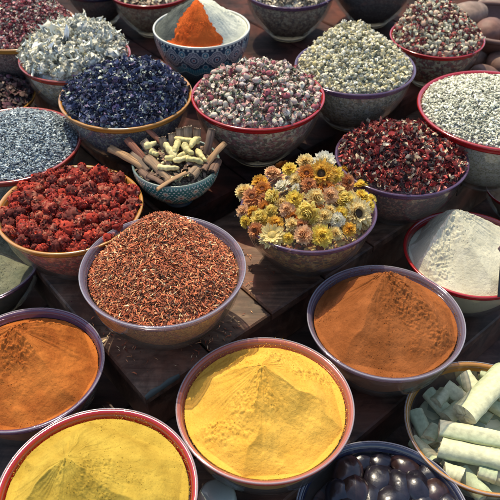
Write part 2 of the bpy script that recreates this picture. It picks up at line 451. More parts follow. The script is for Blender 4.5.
# ------------------------------------------------------------------ mounds
class Mound:
    """the surface of what is heaped in a bowl, in bowl coordinates (origin: centre of rim)"""
    def __init__(s, key, peak, h, edge=-0.008, k=1.0, rc=0.905, rough=0.002, rscale=60, seed=0, ridges=0.0, tip=0.12, facets=None, fstr=1.0, crumb=1.0):
        b = BOWLS[key]; s.b, s.R = b, b['R']; s.c = b['c']
        s.facets = None if facets is None else np.radians(np.array(sorted(facets), float)); s.fstr = fstr; s.crumb = crumb
        s.h, s.edge, s.k, s.rc, s.seed = h, edge, k, rc * s.R, seed
        s.rough, s.rscale, s.ridges, s.tip = rough, rscale, ridges, tip
        q = at(peak[0], peak[1], s.c[2] + h)[:2] - s.c[:2]
        m = np.linalg.norm(q); lim = 0.62 * s.rc
        s.p = q if m < lim else q * lim / m
    def rho(s, x, y):
        qx, qy = x - s.p[0], y - s.p[1]
        q2 = np.maximum(qx * qx + qy * qy, 1e-12); pq = s.p[0] * qx + s.p[1] * qy
        sc = (-pq + np.sqrt(pq * pq + q2 * (s.rc ** 2 - s.p @ s.p))) / q2
        return np.clip(1 / sc, 0, 1)
    def z(s, x, y):
        x = np.asarray(x, float); y = np.asarray(y, float)
        r = s.rho(x, y)
        env = np.clip((1 - r) * 6, 0.3, 1)
        par = 0.5
        if s.facets is not None:
            a = np.arctan2(y - s.p[1], x - s.p[0]) + 0.10 * noise2(r * 5 + s.seed, r * 0, s.seed + 3)
            f = s.facets; n = len(f)
            aa = np.mod(a - f[0], 2 * math.pi) + f[0]
            idx = np.clip(np.searchsorted(f, aa, side='right') - 1, 0, n - 1)
            nxt = np.where(idx == n - 1, f[0] + 2 * math.pi, f[(idx + 1) % n])
            mid, half = (f[idx] + nxt) / 2, (nxt - f[idx]) / 2
            fac = np.cos(aa - mid) / np.cos(np.minimum(half, 1.1))
            fade = np.clip(r * 8, 0, 1) * s.fstr
            r_eff = np.clip(r * (1 + (fac - 1) * fade), 0, 1)
            bj = .0125 * np.where(np.arange(n) % 2 == 0, 1.0, -1.0) * (0.75 + .35 * np.cos(np.arange(n) * 2.3 + s.seed))
            if n % 2: bj[-1] = 0
            wq = np.clip((aa - f[idx]) / (nxt - f[idx]), 0, 1)
            pleat = (bj[idx] * (1 - wq) + bj[(idx + 1) % n] * wq) * r * (1 - r ** 2) * 2.2
            par = _h(idx, idx * 0 + 7, s.seed) * .5 + .5
        else: r_eff = r; pleat = 0
        rr = np.sqrt(r_eff ** 2 + s.tip ** 2) - s.tip * (1 - r_eff)
        z = s.edge + (s.h - s.edge) * (1 - np.clip(rr, 0, 1) ** s.k) + pleat
        z = z + env * s.rough * 1.6 * fbm(x * s.rscale, y * s.rscale, s.seed)
        if s.ridges:
            a = np.arctan2(y - s.p[1], x - s.p[0])
            rd = noise2(a * 1.3 + 3 + .5 * np.sin(r * 3), r * 1.2, s.seed + 40) + 0.30 * noise2(a * 3.6 + 3, r * 3, s.seed + 41) * np.clip(r * 2.5, 0, 1)
            z = z + s.ridges * rd * np.clip(r * 4, 0, 1) * env
            cr = np.clip(fbm(x * 18, y * 18, s.seed + 60, 3) * 1.6 + (par - .45) * 1.4, 0, 1) * s.crumb
            z = z + env * 0.0006 * s.crumb * noise2(a * 17 + noise2(r * 7, a * 2, s.seed), r * 3.0, s.seed + 50) * np.clip(r * 5, 0, 1) * (1 - cr)
            z = z + env * 0.0004 * s.crumb * np.clip(.4 + noise2(x * 30, y * 30, s.seed + 7) * 1.6, 0, 1) * noise2(a * 41, r * 4.0, s.seed + 51) * np.clip(r * 3, 0, 1) * (1 - cr)
            lump = np.abs(fbm(x * 120, y * 120, s.seed + 70, 2)) + .7 * np.clip(fbm(x * 260, y * 260, s.seed + 75, 2) - .12, 0, 1)
            z = z + env * cr * 0.0060 * lump
            z = z + env * (0.0002 + .0009 * cr) * fbm(x * 380, y * 380, s.seed + 90, 2)
        return z
    def hit(s, px, py, lift=0.0):
        """where the line of sight of photo pixel px,py meets the heap (bowl coordinates)"""
        d = ray(px, py); o = np.array([0, 0, CZ]) - s.c
        t0 = (s.h + 0.03 - o[2]) / d[2]; t1 = (s.edge - 0.03 - o[2]) / d[2]
        for t in np.linspace(t0, t1, 160):
            q = o + d * t
            r = math.hypot(q[0], q[1])
            zz = float(s.z(q[0], q[1])) if r < s.rc * .999 else s.edge
            if q[2] <= zz + lift: return q
        return q
    def sample(s, n, rmax=1.0):
        r = np.sqrt(rng.uniform(0, 1, n)) * s.rc * rmax * 0.995; a = rng.uniform(0, 2 * math.pi, n)
        x, y = r * np.cos(a), r * np.sin(a)
        return x, y, s.z(x, y)
    def solid(s, g, nr=40, nt=120, drop=0.0, cfun=None, sector=None):
        """closed body: heap on top, bowl-shaped underneath"""
        H, R = s.b['H'], s.R
        a = np.linspace(0, 2 * math.pi, nt, endpoint=False)
        bx, by = np.cos(a) * s.rc, np.sin(a) * s.rc
        rho = np.linspace(0, 1, nr) ** 0.9
        X = s.p[0] + rho[None, :] * (bx[:, None] - s.p[0]); Y = s.p[1] + rho[None, :] * (by[:, None] - s.p[1])
        Z = s.z(X, Y) - drop
        under = []
        for t in np.linspace(0.97, 0.02, 14):
            zz = -H + 0.0105 + (H - 0.0105) * t
            if zz > s.edge - 0.004 - drop: continue
            under.append((prof_r(t) * R - 0.0075, zz))
        under.append((0.0005, -H + 0.0105))
        U = np.array(under)
        UX = np.cos(a)[:, None] * np.minimum(U[:, 0], 10); UY = np.sin(a)[:, None] * U[:, 0]; UZ = np.tile(U[:, 1], (nt, 1))
        X = np.hstack([X, UX]); Y = np.hstack([Y, UY]); Z = np.hstack([Z, UZ])
        V = np.stack([X, Y, Z], -1).reshape(-1, 3)
        Fa = grid_faces(nt, X.shape[1], True)
        g.add(V, Fa, WHITE if cfun is None else cfun(V))
        return g

def powder(key, peak, h, mat, name, label, cat="spice powder", **kw):
    m = Mound(key, peak, h, **kw)
    g = Geo(); m.solid(g, 170, 420)
    n = 700; P_ = surf_pos(m, n * 4, (-.0003, .0006)); w_ = fbm(P_[:, 0] * 18, P_[:, 1] * 18, m.seed + 60, 3); P_ = P_[np.argsort(-w_ + rng.uniform(0, .5, len(w_)))][:n]
    scatter(g, P_, [t_ball(7, 5, 1, .9, .55, .14) for _ in range(3)], .00105, [((.8, .8, .8), (.8, .8, .8))], None, None, .5)
    # loose crumbs of the powder on its surface
    aa_ = rng.uniform(0, 2 * math.pi, 900); up = np.abs(rng.normal(0, .006, 900)) * np.clip(.4 + 1.5 * noise2(aa_ * 2.2, aa_ * 0, m.seed), .1, 2)
    rr_ = m.rc + np.clip(up, 0, .012) * .35
    scatter(g, np.stack([np.cos(aa_) * rr_, np.sin(aa_) * rr_, m.edge + up - .001], -1), [t_ball(7, 5, 1, .9, .6, .14) for _ in range(3)], .00095, [((.8, .8, .8), (.8, .8, .8))], None, None, .5)
    o = g.build(name, mat, loc=m.c)
    tag(o, label, cat, "heaps of ground powder")
    return m, o

# ------------------------------------------------------------------ little pieces
def t_sliver(L=1.0, W=0.2, curl=0.5, twist=0.6, seg=3):
    V, S = [], []
    for i in range(seg + 1):
        u = i / seg; x = (u - .5) * L; z = curl * L * (0.25 - (u - .5) ** 2) * random.uniform(.6, 1.4)
        w = W * (0.25 + math.sin(math.pi * (0.12 + 0.76 * u))) * .5
        tw = twist * (u - .5) * 2
        V += [[x, -w * math.cos(tw), z - w * math.sin(tw)], [x, w * math.cos(tw), z + w * math.sin(tw)]]; S += [u, u]
    return np.array(V), np.array([[2 * i, 2 * i + 2, 2 * i + 3, 2 * i + 1] for i in range(seg)]), np.array(S)

def t_grain(L=1.0, W=0.4, n=5):
    V, S = [[-L / 2, 0, 0]], [0]
    for x, w in ((-.25, .85), (.2, 1.0)):
        for k in range(n):
            a = 2 * math.pi * k / n
            V.append([x * L, math.cos(a) * W / 2 * w, math.sin(a) * W / 2 * w]); S.append(x + .5)
    V.append([L / 2, 0, 0]); S.append(1)
    Fs = []
    for k in range(n):
        j = (k + 1) % n
        Fs += [[0, 1 + j, 1 + k], [1 + k, 1 + j, 1 + n + j], [1 + k, 1 + n + j, 1 + n + k], [1 + n + k, 1 + n + j, 1 + 2 * n]]
    return np.array(V), np.array(Fs), np.array(S)

def t_crumple(n=4, z=0.35):
    """a wrinkled bit of petal"""
    xs = np.linspace(-.5, .5, n)
    X, Y = np.meshgrid(xs, xs, indexing='ij')
    r = 1 - 0.3 * rng.uniform(0, 1, X.shape)
    Zz = rng.normal(0, z / 2, X.shape) + random.uniform(-1, 1) * X * X * 1.4
    V = np.stack([X * r, Y * r * random.uniform(.4, .8), Zz], -1).reshape(-1, 3)
    return V, grid_faces(n, n), rng.uniform(0, 1, n * n)

def t_petal(n=5, cup=.35, curl=.5, wid=.6):
    """a cupped, curled petal with a soft outline"""
    V, S = [], []
    ph = random.uniform(0, 6)
    for i in range(n):
        u = i / (n - 1); w = wid * (0.12 + math.sin(math.pi * min(1, u * .86 + .08)) ** .8) * .5
        th = curl * math.pi * (u - .5)
        cx, cz = (math.sin(th) / (curl * math.pi), (1 - math.cos(th)) / (curl * math.pi)) if abs(curl) > .05 else (u - .5, 0)
        for j in (-1, -.4, .4, 1):
            V.append([cx + .04 * math.sin(j * 3 + ph), w * j, cz + cup * w * j * j * 1.6 + .06 * math.sin(ph + i * 2.1 + j * 2.5)]); S.append(min(1, max(0, u + random.uniform(-.2, .2))))
    return np.array(V), grid_faces(n, 4), np.array(S)

def t_ball(nu=9, nv=6, sx=1.0, sy=1.0, sz=1.0, lump=0.12):
    a = np.linspace(0, 2 * math.pi, nu, endpoint=False); b = np.linspace(0.001, math.pi - .001, nv)
    A, Bb = np.meshgrid(a, b, indexing='ij')
    r = .5 * (1 + lump * rng.normal(0, 1, A.shape)); r[:, 0] = .5; r[:, -1] = .5
    V = np.stack([np.cos(A) * np.sin(Bb) * r * sx, np.sin(A) * np.sin(Bb) * r * sy, np.cos(Bb) * r * sz], -1).reshape(-1, 3)
    return V, grid_faces(nu, nv, True), (V[:, 2] / sz + .5)

def t_wrinkle(f=2.2, amp=.34, nu=26, nv=16):
    """a shrivelled, deeply wrinkled lump"""
    V, Fa, S = t_ball(nu, nv, 2, 2, 1.7, 0); o = rng.uniform(-9, 9, 3)
    n = fbm(V[:, 0] * f + V[:, 2] * 1.7 + o[0], V[:, 1] * f - V[:, 2] * 1.3 * f + o[1], int(abs(o[2]) * 10), 3)
    n2 = fbm(V[:, 0] * f * 2.3 - V[:, 2] * 2.1 * f + o[1], V[:, 1] * f * 2.3 + V[:, 2] + o[2], 5, 2)
    r = 1 + amp * (1 - 3.2 * np.abs(n)) * .6 + amp * .7 * n2
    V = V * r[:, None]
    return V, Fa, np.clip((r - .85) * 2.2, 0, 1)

def scatter(g, pos, templates, size, palette, tilt=None, weights=None, svar=0.3, contrast=0.35):
    """add len(pos) pieces to g; palette: list of (base colour, end colour)"""
    n = len(pos)
    which = rng.integers(0, len(templates), n)
    pal = np.array([[p_[0], p_[1]] for p_ in palette])
    w = np.array(weights if weights is not None else [1] * len(palette), float); w /= w.sum()
    pi = rng.choice(len(palette), n, p=w)
    Rm = rot_rand(n, tilt)
    sc = size * np.clip(rng.normal(1, svar, n), .45, 1.9)
    br = np.clip(rng.normal(1, contrast, n), .35, 1.8)
    for k, (V, Fa, S) in enumerate(templates):
        idx = np.where(which == k)[0]
        if not len(idx): continue
        P = np.einsum('nij,vj->nvi', Rm[idx], V) * sc[idx][:, None, None] + pos[idx][:, None, :]
        c0, c1 = pal[pi[idx], 0], pal[pi[idx], 1]
        C = (c0[:, None, :] * (1 - S)[None, :, None] + c1[:, None, :] * S[None, :, None]) * br[idx][:, None, None]
        nv = len(V)
        FF = (Fa[None] + (np.arange(len(idx)) * nv)[:, None, None]).reshape(-1, Fa.shape[1])
        g.add(P.reshape(-1, 3), FF, np.clip(C, 0, .9).reshape(-1, 3))

def surf_pos(m, n, lift=(0, .004), rmax=1.0):
    x, y, z = m.sample(n, rmax)
    return np.stack([x, y, z + rng.uniform(lift[0], lift[1], n)], -1)

def flake_heap(name, label, cat, m, bed, mat, parts, group=None):
    """uncountable small pieces: one object, the packed bed and the loose pieces on it"""
    g = Geo(); m.solid(g, 60, 160, drop=0.0015)
    o = g.build(name, bed, loc=m.c)
    g2 = Geo()
    for (n, tmpl, size, pal, tilt, wts, lift) in parts:
        scatter(g2, surf_pos(m, n, lift), tmpl, size, pal, tilt, wts)
    me = g2.mesh(name, mat, True)
    # join the two meshes into one object with two materials
    me.materials.clear(); me.materials.append(mat)
    o2 = bpy.data.objects.new(name + "_loose", me); COL.objects.link(o2); o2.parent = o; o2.name = "loose_pieces"
    o2["kind"] = "stuff"
    tag(o, label, cat, group, kind="stuff")
    return o

# ------------------------------------------------------------------ all the glass bowls
make_bowl('A', 265, 405, 89, 2, "salmon", "clear bowl with salmon rim holding the bright yellow powder cone", True)
make_bowl('B', 163, 268, 83, 1, "pale", "clear bowl with pale lilac rim heaped with reddish brown flakes", True)
make_bowl('C', 385.5, 319, 78.5, 2, "pale", "clear bowl with lilac rim holding the orange brown powder cone right of the yellow one", True)
make_bowl('D', 24, 366, 80, 2, "purple", "clear bowl with violet rim holding orange powder at the left edge", True)
make_bowl('E', 97, 492, 101, 2, "red", "large clear bowl with red rim of greenish yellow powder in the bottom left corner", True)
make_bowl('F', 70, 207, 73, 1, "amber", "clear bowl with amber rim full of dried red flower heads")
make_bowl('G', 126, 95, 66.5, 0, "amber", "clear bowl with amber rim full of dried navy blue petals")
make_bowl('I', 258, 95, 67, 0, "red", "clear bowl with red rim full of small dried rosebuds")
make_bowl('J', 355, 66, 60.5, 0, "purple", "clear bowl with purple rim full of cream chamomile heads")
make_bowl('K', 437, 37, 47, 0, "red", "clear bowl with red rim of mixed cream buds and red petals at top right")
make_bowl('L', 497, 108, 79, 1, "red", "wide clear bowl with red rim full of pale grey green seeds at the right edge")
make_bowl('M', 401.5, 157, 66.5, 1, "purple", "clear bowl with purple rim full of dark red curled petals")
make_bowl('N', 470, 252, 66, 2, "red", "clear bowl with red rim holding the white powder cone")
make_bowl('O', 308.5, 208, 68.5, 1, "purple", "clear bowl with purple rim full of yellow strawflowers")
make_bowl('Q', 11, 143, 70, 1, "brick", "clear bowl with brick red rim full of grey blue lavender at the left edge")
make_bowl('R', -12, 97, 47, 1, "amber", "clear bowl with amber rim of dark brown curled leaves at the left edge")
make_bowl('S', 20, 26, 56, 0, "amber", "clear bowl with orange rim of maroon and pink petal chips in the top left corner")
make_bowl('T', 75, 56, 55.5, 0, "brick", "clear bowl with brick red rim overflowing with white woolly flowers")
make_bowl('U', 151, -10, 42, 0, "red", "clear bowl with red rim cut by the top edge, left of the painted blue bowl")
make_bowl('V', 290, -10, 46, 0, "purple", "clear bowl with purple rim cut by the top edge, above the rosebuds")
make_bowl('W', 374, -24, 46, 0, "navy", "clear bowl with dark rim at the top edge behind the chamomile heap")
make_bowl('X2', 98, -14, 36, 0, "navy", "clear bowl of dark leaves at the top edge behind the white woolly flowers")
make_bowl('Y', 383, 517, 88, 3, "navy", "clear dark rimmed bowl of glossy black stones at the bottom edge", True)
make_bowl('Z', 485, 424, 80, 3, "amber", "clear bowl with amber rim holding pale green chalky sticks", True)
make_bowl('CC', -20, 262, 60, 2, "purple", "clear bowl with violet rim of grey green herb powder at the left edge", True)
make_bowl('DD', 519, 190, 33, 2, "red", "small red rimmed bowl cut by the right edge beside the white powder")

# ------------------------------------------------------------------ ground powders
powder('A', (262, 366), 0.072, powder_mat("turmeric", (0.70, 0.40, 0.065), (0.62, 0.33, 0.045)), "powder_cone",
       "bright yellow powder cone in the salmon rimmed bowl", facets=[-98, -61, -20, 30, 75, 120, 165, 215], k=1.0, seed=3, ridges=.0030, rough=.0016, rscale=38, tip=.05, edge=-.009)
powder('C', (384, 274), 0.074, powder_mat("paprika", (0.30, 0.098, 0.028), (0.21, 0.064, 0.016)), "powder_cone",
       "orange brown powder cone in the lilac rimmed bowl right of centre", facets=[-117, -67, -30, 5, 50, 100, 150, 200], k=1.0, seed=13, ridges=.0035, rough=.002, rscale=34, tip=.05, edge=-.009)
powder('D', (14, 328), 0.070, powder_mat("chilli", (0.47, 0.15, 0.03), (0.30, 0.08, 0.016)), "powder_mound",
       "orange powder mound in the violet rimmed bowl at the left edge", facets=[-120, -75, -38, -5, 40, 90, 150, 200], k=1.0, seed=23, ridges=.004, rough=.0022, rscale=34, tip=.10, edge=-.013)
powder('E', (66, 458), 0.072, powder_mat("mustard", (0.47, 0.325, 0.050), (0.36, 0.235, 0.032)), "powder_mound",
       "greenish yellow powder mound in the bottom left bowl", facets=[-152, -120, -92, -60, -25, 20, 90, 150], k=1.0, seed=35, ridges=.0035, rough=.0022, rscale=30, tip=.06, edge=-.008)
powder('N', (456, 210), 0.074, powder_mat("white_flour", (0.60, 0.57, 0.42), (0.50, 0.47, 0.33), (0.38, 0.30, 0.24)), "powder_cone",
       "off white powder cone in the red rimmed bowl at the right edge", facets=[-140, -105, -70, -35, 10, 60, 120, 180], k=1.0, seed=43, ridges=.003, rough=.0018, rscale=34, tip=.04, edge=-.012)
powder('CC', (-25, 246), 0.022, powder_mat("henna", (0.20, 0.20, 0.13), (0.115, 0.13, 0.085)), "powder_mound",
       "grey green herb powder in the violet rimmed bowl at the left edge", k=1.3, seed=53, ridges=.004, rough=.002, rscale=34, edge=-.013)
powder('DD', (519, 184), 0.002, powder_mat("tan_powder", (0.42, 0.28, 0.16), (0.34, 0.21, 0.12)), "powder_mound",
       "tan powder in the small bowl cut by the right edge", k=1.5, seed=63, edge=-.008)

# ------------------------------------------------------------------ fine dried herbs: nobody could count these
flake_m = tint_mat("dried_flakes", 0.75, 0.25, spec=0.25)
S = srgb
slivers = [t_sliver(1, random.uniform(.13, .22), random.uniform(.2, .9), random.uniform(.3, 1.4)) for _ in range(8)]
wide = [t_sliver(1, random.uniform(.3, .5), random.uniform(.4, 1.5), random.uniform(.5, 1.8), 4) for _ in range(8)]
grains = [t_grain(1, .42), t_grain(1, .55)]
crump = [t_petal(5, random.uniform(.2, .9), random.uniform(.2, 1.1) * random.choice((-1, 1)), random.uniform(.45, .75)) for _ in range(10)]
curls = [t_petal(6, random.uniform(.5, 1.2), random.uniform(.6, 1.5) * random.choice((-1, 1)), random.uniform(.16, .32)) for _ in range(10)]
balls = [t_ball(8, 5, 1, .9, .85, .10) for _ in range(4)]

mB = Mound('B', (161, 219), 0.060, edge=-.012, k=1.25, rc=.89, rough=.005, rscale=22, seed=5, tip=.3)
palB = [((.40, .10, .04), (.48, .15, .06)), ((.24, .055, .025), (.34, .09, .04)), ((.56, .22, .09), (.62, .32, .15)), ((.10, .04, .025), (.16, .06, .03)), ((.62, .45, .26), (.62, .40, .2))]
flake_heap("herb_flakes", "reddish brown shredded flakes heaped in the lilac rimmed bowl", "dried herb", mB,
           bed_mat("flake_bed", [(.34, .12, .04), (.12, .045, .02), (.42, .2, .06), (.22, .07, .03)], 260), flake_m,
           [(19000, slivers, .0076, palB, .6, [5, 4, 1.8, 2.6, .5], (0, .003)), (1200, curls, .0085, palB, None, [5, 4, 3, 1, 1], (.001, .003))])

mG = Mound('G', (138, 70), 0.050, edge=.0, k=1.35, rc=.93, rough=.008, rscale=20, seed=8, tip=.3)
palG = [((.055, .062, .115), (.08, .09, .16)), ((.11, .12, .18), (.18, .19, .26)), ((.02, .022, .038), (.035, .035, .055)), ((.40, .42, .34), (.58, .59, .48)), ((.11, .075, .13), (.17, .12, .2))]
flake_heap("petal_heap", "navy blue dried petals with pale green specks in the amber rimmed bowl", "dried flowers", mG,
           bed_mat("blue_bed", [(.03, .035, .08), (.015, .02, .04), (.2, .22, .2), (.05, .05, .12)], 170), flake_m,
           [(2900, crump, .0118, palG, 1.0, [4.5, 3.5, 3, .9, 1.0], (0, .007)), (1700, curls, .0135, palG, 1.1, [4, 3.5, 2, 3.4, .8], (.001, .009)), (420, balls, .0048, palG, None, [0, 0, .2, 3, .2], (.002, .006))])

mM = Mound('M', (401, 136), 0.034, edge=.0, k=1.5, rc=.925, rough=.007, rscale=22, seed=11, tip=.3)
palM = [((.28, .03, .03), (.42, .07, .055)), ((.11, .025, .025), (.20, .05, .04)), ((.045, .03, .03), (.09, .05, .045)), ((.50, .40, .26), (.62, .52, .38)), ((.50, .13, .09), (.52, .20, .15))]
flake_heap("petal_heap", "dark red and black curled petals in the purple rimmed bowl", "dried flowers", mM,
           bed_mat("hibiscus_bed", [(.10, .02, .02), (.03, .018, .016), (.22, .12, .08), (.05, .02, .02)], 150), flake_m,
           [(1300, crump, .0115, palM, 1.1, [4, 4, 3.5, .8, 2], (0, .006)), (2000, curls, .0175, palM, 1.1, [3, 3, 2.8, 2.6, 1.8], (.001, .011))])

mQ = Mound('Q', (34, 117), 0.030, edge=-.004, k=1.6, rc=.93, rough=.004, rscale=24, seed=17, tip=.3)
palQ = [((.20, .25, .27), (.28, .33, .34)), ((.11, .14, .16), (.17, .21, .23)), ((.34, .39, .38), (.44, .48, .46)), ((.05, .06, .075), (.09, .1, .12))]
flake_heap("lavender_heap", "grey blue lavender grains in the brick red rimmed bowl", "dried herb", mQ,
           bed_mat("lavender_bed", [(.16, .2, .22), (.07, .09, .1), (.25, .29, .29)], 240), flake_m,
           [(8500, grains, .0058, palQ, .7, [4, 3, 2.4, 1.6], (0, .003)), (900, slivers, .010, palQ, .8, [3, 2, 3, 1], (.001, .003))])

mL = Mound('L', (478, 96), 0.038, edge=-.004, k=1.35, rc=.93, rough=.004, rscale=20, seed=19, tip=.25)
palL = [((.50, .49, .36), (.60, .59, .45)), ((.34, .34, .25), (.44, .44, .32)), ((.66, .64, .50), (.74, .72, .58)), ((.14, .14, .10), (.2, .2, .15))]
flake_heap("seed_heap", "pale grey green seeds heaped in the wide red rimmed bowl", "dried seeds", mL,
           bed_mat("seed_bed", [(.38, .38, .3), (.2, .2, .15), (.5, .5, .42)], 210), flake_m,
           [(9000, grains, .0068, palL, .7, [4, 3, 2.5, 1.4], (0, .003)), (600, slivers, .010, palL, .8, [3, 2, 3, 1], (.001, .003))])

mS = Mound('S', (26, -22), 0.070, edge=.0, k=1.2, rc=.93, rough=.005, rscale=24, seed=21, tip=.3)
palS = [((.26, .06, .07), (.34, .10, .10)), ((.46, .22, .21), (.55, .33, .30)), ((.56, .50, .38), (.62, .58, .46)), ((.10, .03, .035), (.16, .05, .05)), ((.24, .28, .22), (.34, .36, .28))]
flake_heap("petal_heap", "maroon, pink and cream petal chips in the orange rimmed corner bowl", "dried flowers", mS,
           bed_mat("petal_bed", [(.2, .06, .06), (.35, .22, .2), (.07, .03, .03)], 200), flake_m,
           [(5200, crump, .0080, palS, .9, [4, 3, 2.2, 2.5, 1], (0, .005)), (900, grains, .007, palS, None, [2, 3, 3, 1, 1], (.001, .005))])

mR = Mound('R', (-2, 84), 0.022, edge=.0, k=1.6, rc=.93, rough=.006, rscale=24, seed=27, tip=.3)
palR = [((.06, .035, .03), (.10, .05, .04)), ((.025, .02, .02), (.05, .04, .04)), ((.24, .17, .13), (.3, .22, .18)), ((.12, .05, .06), (.1, .04, .05))]
flake_heap("leaf_heap", "dark brown curled dried leaves in the amber rimmed bowl at left", "dried herb", mR,
           bed_mat("leaf_bed", [(.05, .03, .03), (.02, .018, .018), (.12, .08, .06)], 150), flake_m,
           [(1500, wide, .015, palR, .9, [3, 4, 1.2, 2], (0, .006))])

for key, pk, lab, pal in (('U', (151, -22), "cream and brown seed husks in the red rimmed bowl at the top edge", [((.48, .38, .24), (.55, .47, .33)), ((.2, .15, .1), (.3, .22, .15))]),
                          ('V', (292, -22), "pale dried root shavings in the purple rimmed bowl at the top edge", [((.40, .34, .24), (.5, .44, .32)), ((.12, .10, .08), (.2, .17, .12))]),
                          ('W', (374, -34), "nearly black dried leaves in the dark bowl at the top edge", [((.02, .022, .024), (.04, .045, .045)), ((.05, .05, .05), (.08, .08, .075))]),
                          ('X2', (98, -30), "dark green dried leaves in the bowl at the top edge", [((.03, .035, .03), (.05, .05, .04)), ((.06, .05, .04), (.09, .08, .06))])):
    mm = Mound(key, pk, 0.028, edge=-.004, k=1.5, rc=.93, rough=.004, rscale=24, seed=33, tip=.3)
    flake_heap("husk_heap" if key in 'UV' else "leaf_heap", lab, "dried herb", mm, bed_mat("husk_bed", [pal[0][0], pal[1][0], tuple(c * .6 for c in pal[0][0])], 130), flake_m,
               [(900, wide, .014, pal, .9, None, (0, .006))])

# ------------------------------------------------------------------ countable dried flowers
def as_mesh(name, builder, mat, smooth=True):
    g = Geo(); builder(g); return g.mesh(name, mat, smooth)

def place_many(meshes, name, label, cat, group, m, n, size, spread=.2, lift=(0, .003), rmax=1.0, tilt=None, mind=0.0, kinds=None):
    pts = []
    tries = 0
    P = surf_pos(m, n * 14, lift, rmax)
    keep = []
    cell = {}
    for q in P:
        key = (int(q[0] // mind), int(q[1] // mind)) if mind else None
        ok = True
        if mind:
            for dx in (-1, 0, 1):
                for dy in (-1, 0, 1):
                    for r in cell.get((key[0] + dx, key[1] + dy), ()):
                        if (r[0] - q[0]) ** 2 + (r[1] - q[1]) ** 2 < mind * mind: ok = False; break
            if ok: cell.setdefault(key, []).append(q)
        if ok: keep.append(q)
        if len(keep) >= n: break
    Rm = rot_rand(len(keep), tilt)
    for i, q in enumerate(keep):
        k = random.randrange(len(meshes))
        nm, lb = (name, label) if kinds is None else kinds[k]
        o = bpy.data.objects.new(nm, meshes[k]); COL.objects.link(o)
        s = size * float(np.clip(rng.normal(1, spread), .55, 1.6))
        M = Matrix([list(r) for r in Rm[i]]).to_4x4()
        o.matrix_world = Matrix.Translation(Vector(m.c + q)) @ M @ Matrix.Scale(s, 4)
        tag(o, lb, cat, group)
    return len(keep)

def cluster(g, n, rad, psize, pal, templ, wts=None, squash=.85, core=None):
    """a dried flower head: wrinkled petals packed round a lumpy core"""
    d = rng.normal(0, 1, (n, 3)); d /= np.linalg.norm(d, axis=1)[:, None]
    P = d * rad * rng.uniform(.62, 1.02, (n, 1)); P[:, 2] *= squash
    scatter(g, P, templ, psize, pal, None, wts, .25, .3)
    V, Fa, Sx = t_ball(12, 9, rad * 1.6, rad * 1.6, rad * 1.5 * squash, .08)
    g.add(V, Fa, np.array(core or pal[0][0]))

flower_m = tint_mat("dried_flower", 0.8, 0.2, bump=.3, bscale=300, spec=.25)

# F: dried red flower heads
palF = [((.30, .025, .018), (.42, .05, .03)), ((.16, .018, .015), (.24, .035, .025)), ((.07, .018, .016), (.12, .03, .025)), ((.42, .14, .09), (.50, .24, .17)), ((.62, .05, .02), (.58, .09, .04))]
redsets = [[5, 3, 1, .5, 2], [3, 4, 2, 1.1, 1], [2, 4, 3, 1.6, .6], [5, 2, 1, .3, 4], [3, 4, 3, .6, 1], [1.5, 3, 2.5, 2.4, .4]]
red_me = []
def shrivelled(pals, crest, npet, psize, tmpl, petpal, wts):
    g = Geo(); V, Fa, S_ = t_wrinkle()
    c0, c1 = pals; S_ = S_[:, None]
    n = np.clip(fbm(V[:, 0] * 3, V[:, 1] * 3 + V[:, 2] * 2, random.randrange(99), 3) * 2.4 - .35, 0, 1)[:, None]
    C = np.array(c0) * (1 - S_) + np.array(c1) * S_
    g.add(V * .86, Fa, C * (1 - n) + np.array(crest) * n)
    d = rng.normal(0, 1, (npet, 3)); d /= np.linalg.norm(d, axis=1)[:, None]
    scatter(g, d * rng.uniform(.72, .98, (npet, 1)) * np.array([1, 1, .85]), tmpl, psize, petpal, None, wts, .3, .3)
    return g
for k in range(9):
    pr_ = [((.07, .008, .007), (.32, .025, .015)), ((.09, .010, .008), (.44, .035, .016)), ((.06, .010, .008), (.24, .035, .022)), ((.09, .012, .009), (.40, .06, .03)), ((.04, .010, .008), (.16, .028, .02))][k % 5]
    cr = [(.40, .12, .07), (.50, .07, .03), (.34, .13, .08), (.42, .18, .10), (.19, .04, .025)][k % 5]
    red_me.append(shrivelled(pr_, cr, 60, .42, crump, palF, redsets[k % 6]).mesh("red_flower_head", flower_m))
mF = Mound('F', (72, 180), 0.014, edge=-.006, k=2.0, rc=.93, rough=.006, rscale=18, seed=31, tip=.3)
g = Geo(); mF.solid(g, 40, 120, drop=.012)
tag(g.build("flower_crumbs", bed_mat("red_bed", [(.24, .02, .015), (.08, .015, .012), (.32, .10, .06), (.14, .02, .015)], 110), loc=mF.c), "dark red flower crumbs filling the amber rimmed bowl under the red heads", "dried flowers", kind="stuff")
place_many(red_me, "dried_red_flower", "wrinkled dried red flower head in the amber rimmed bowl at left", "dried flower", "dried red flower heads", mF, 215, .0118, .26, (-.006, .006), .975, None, .0136)

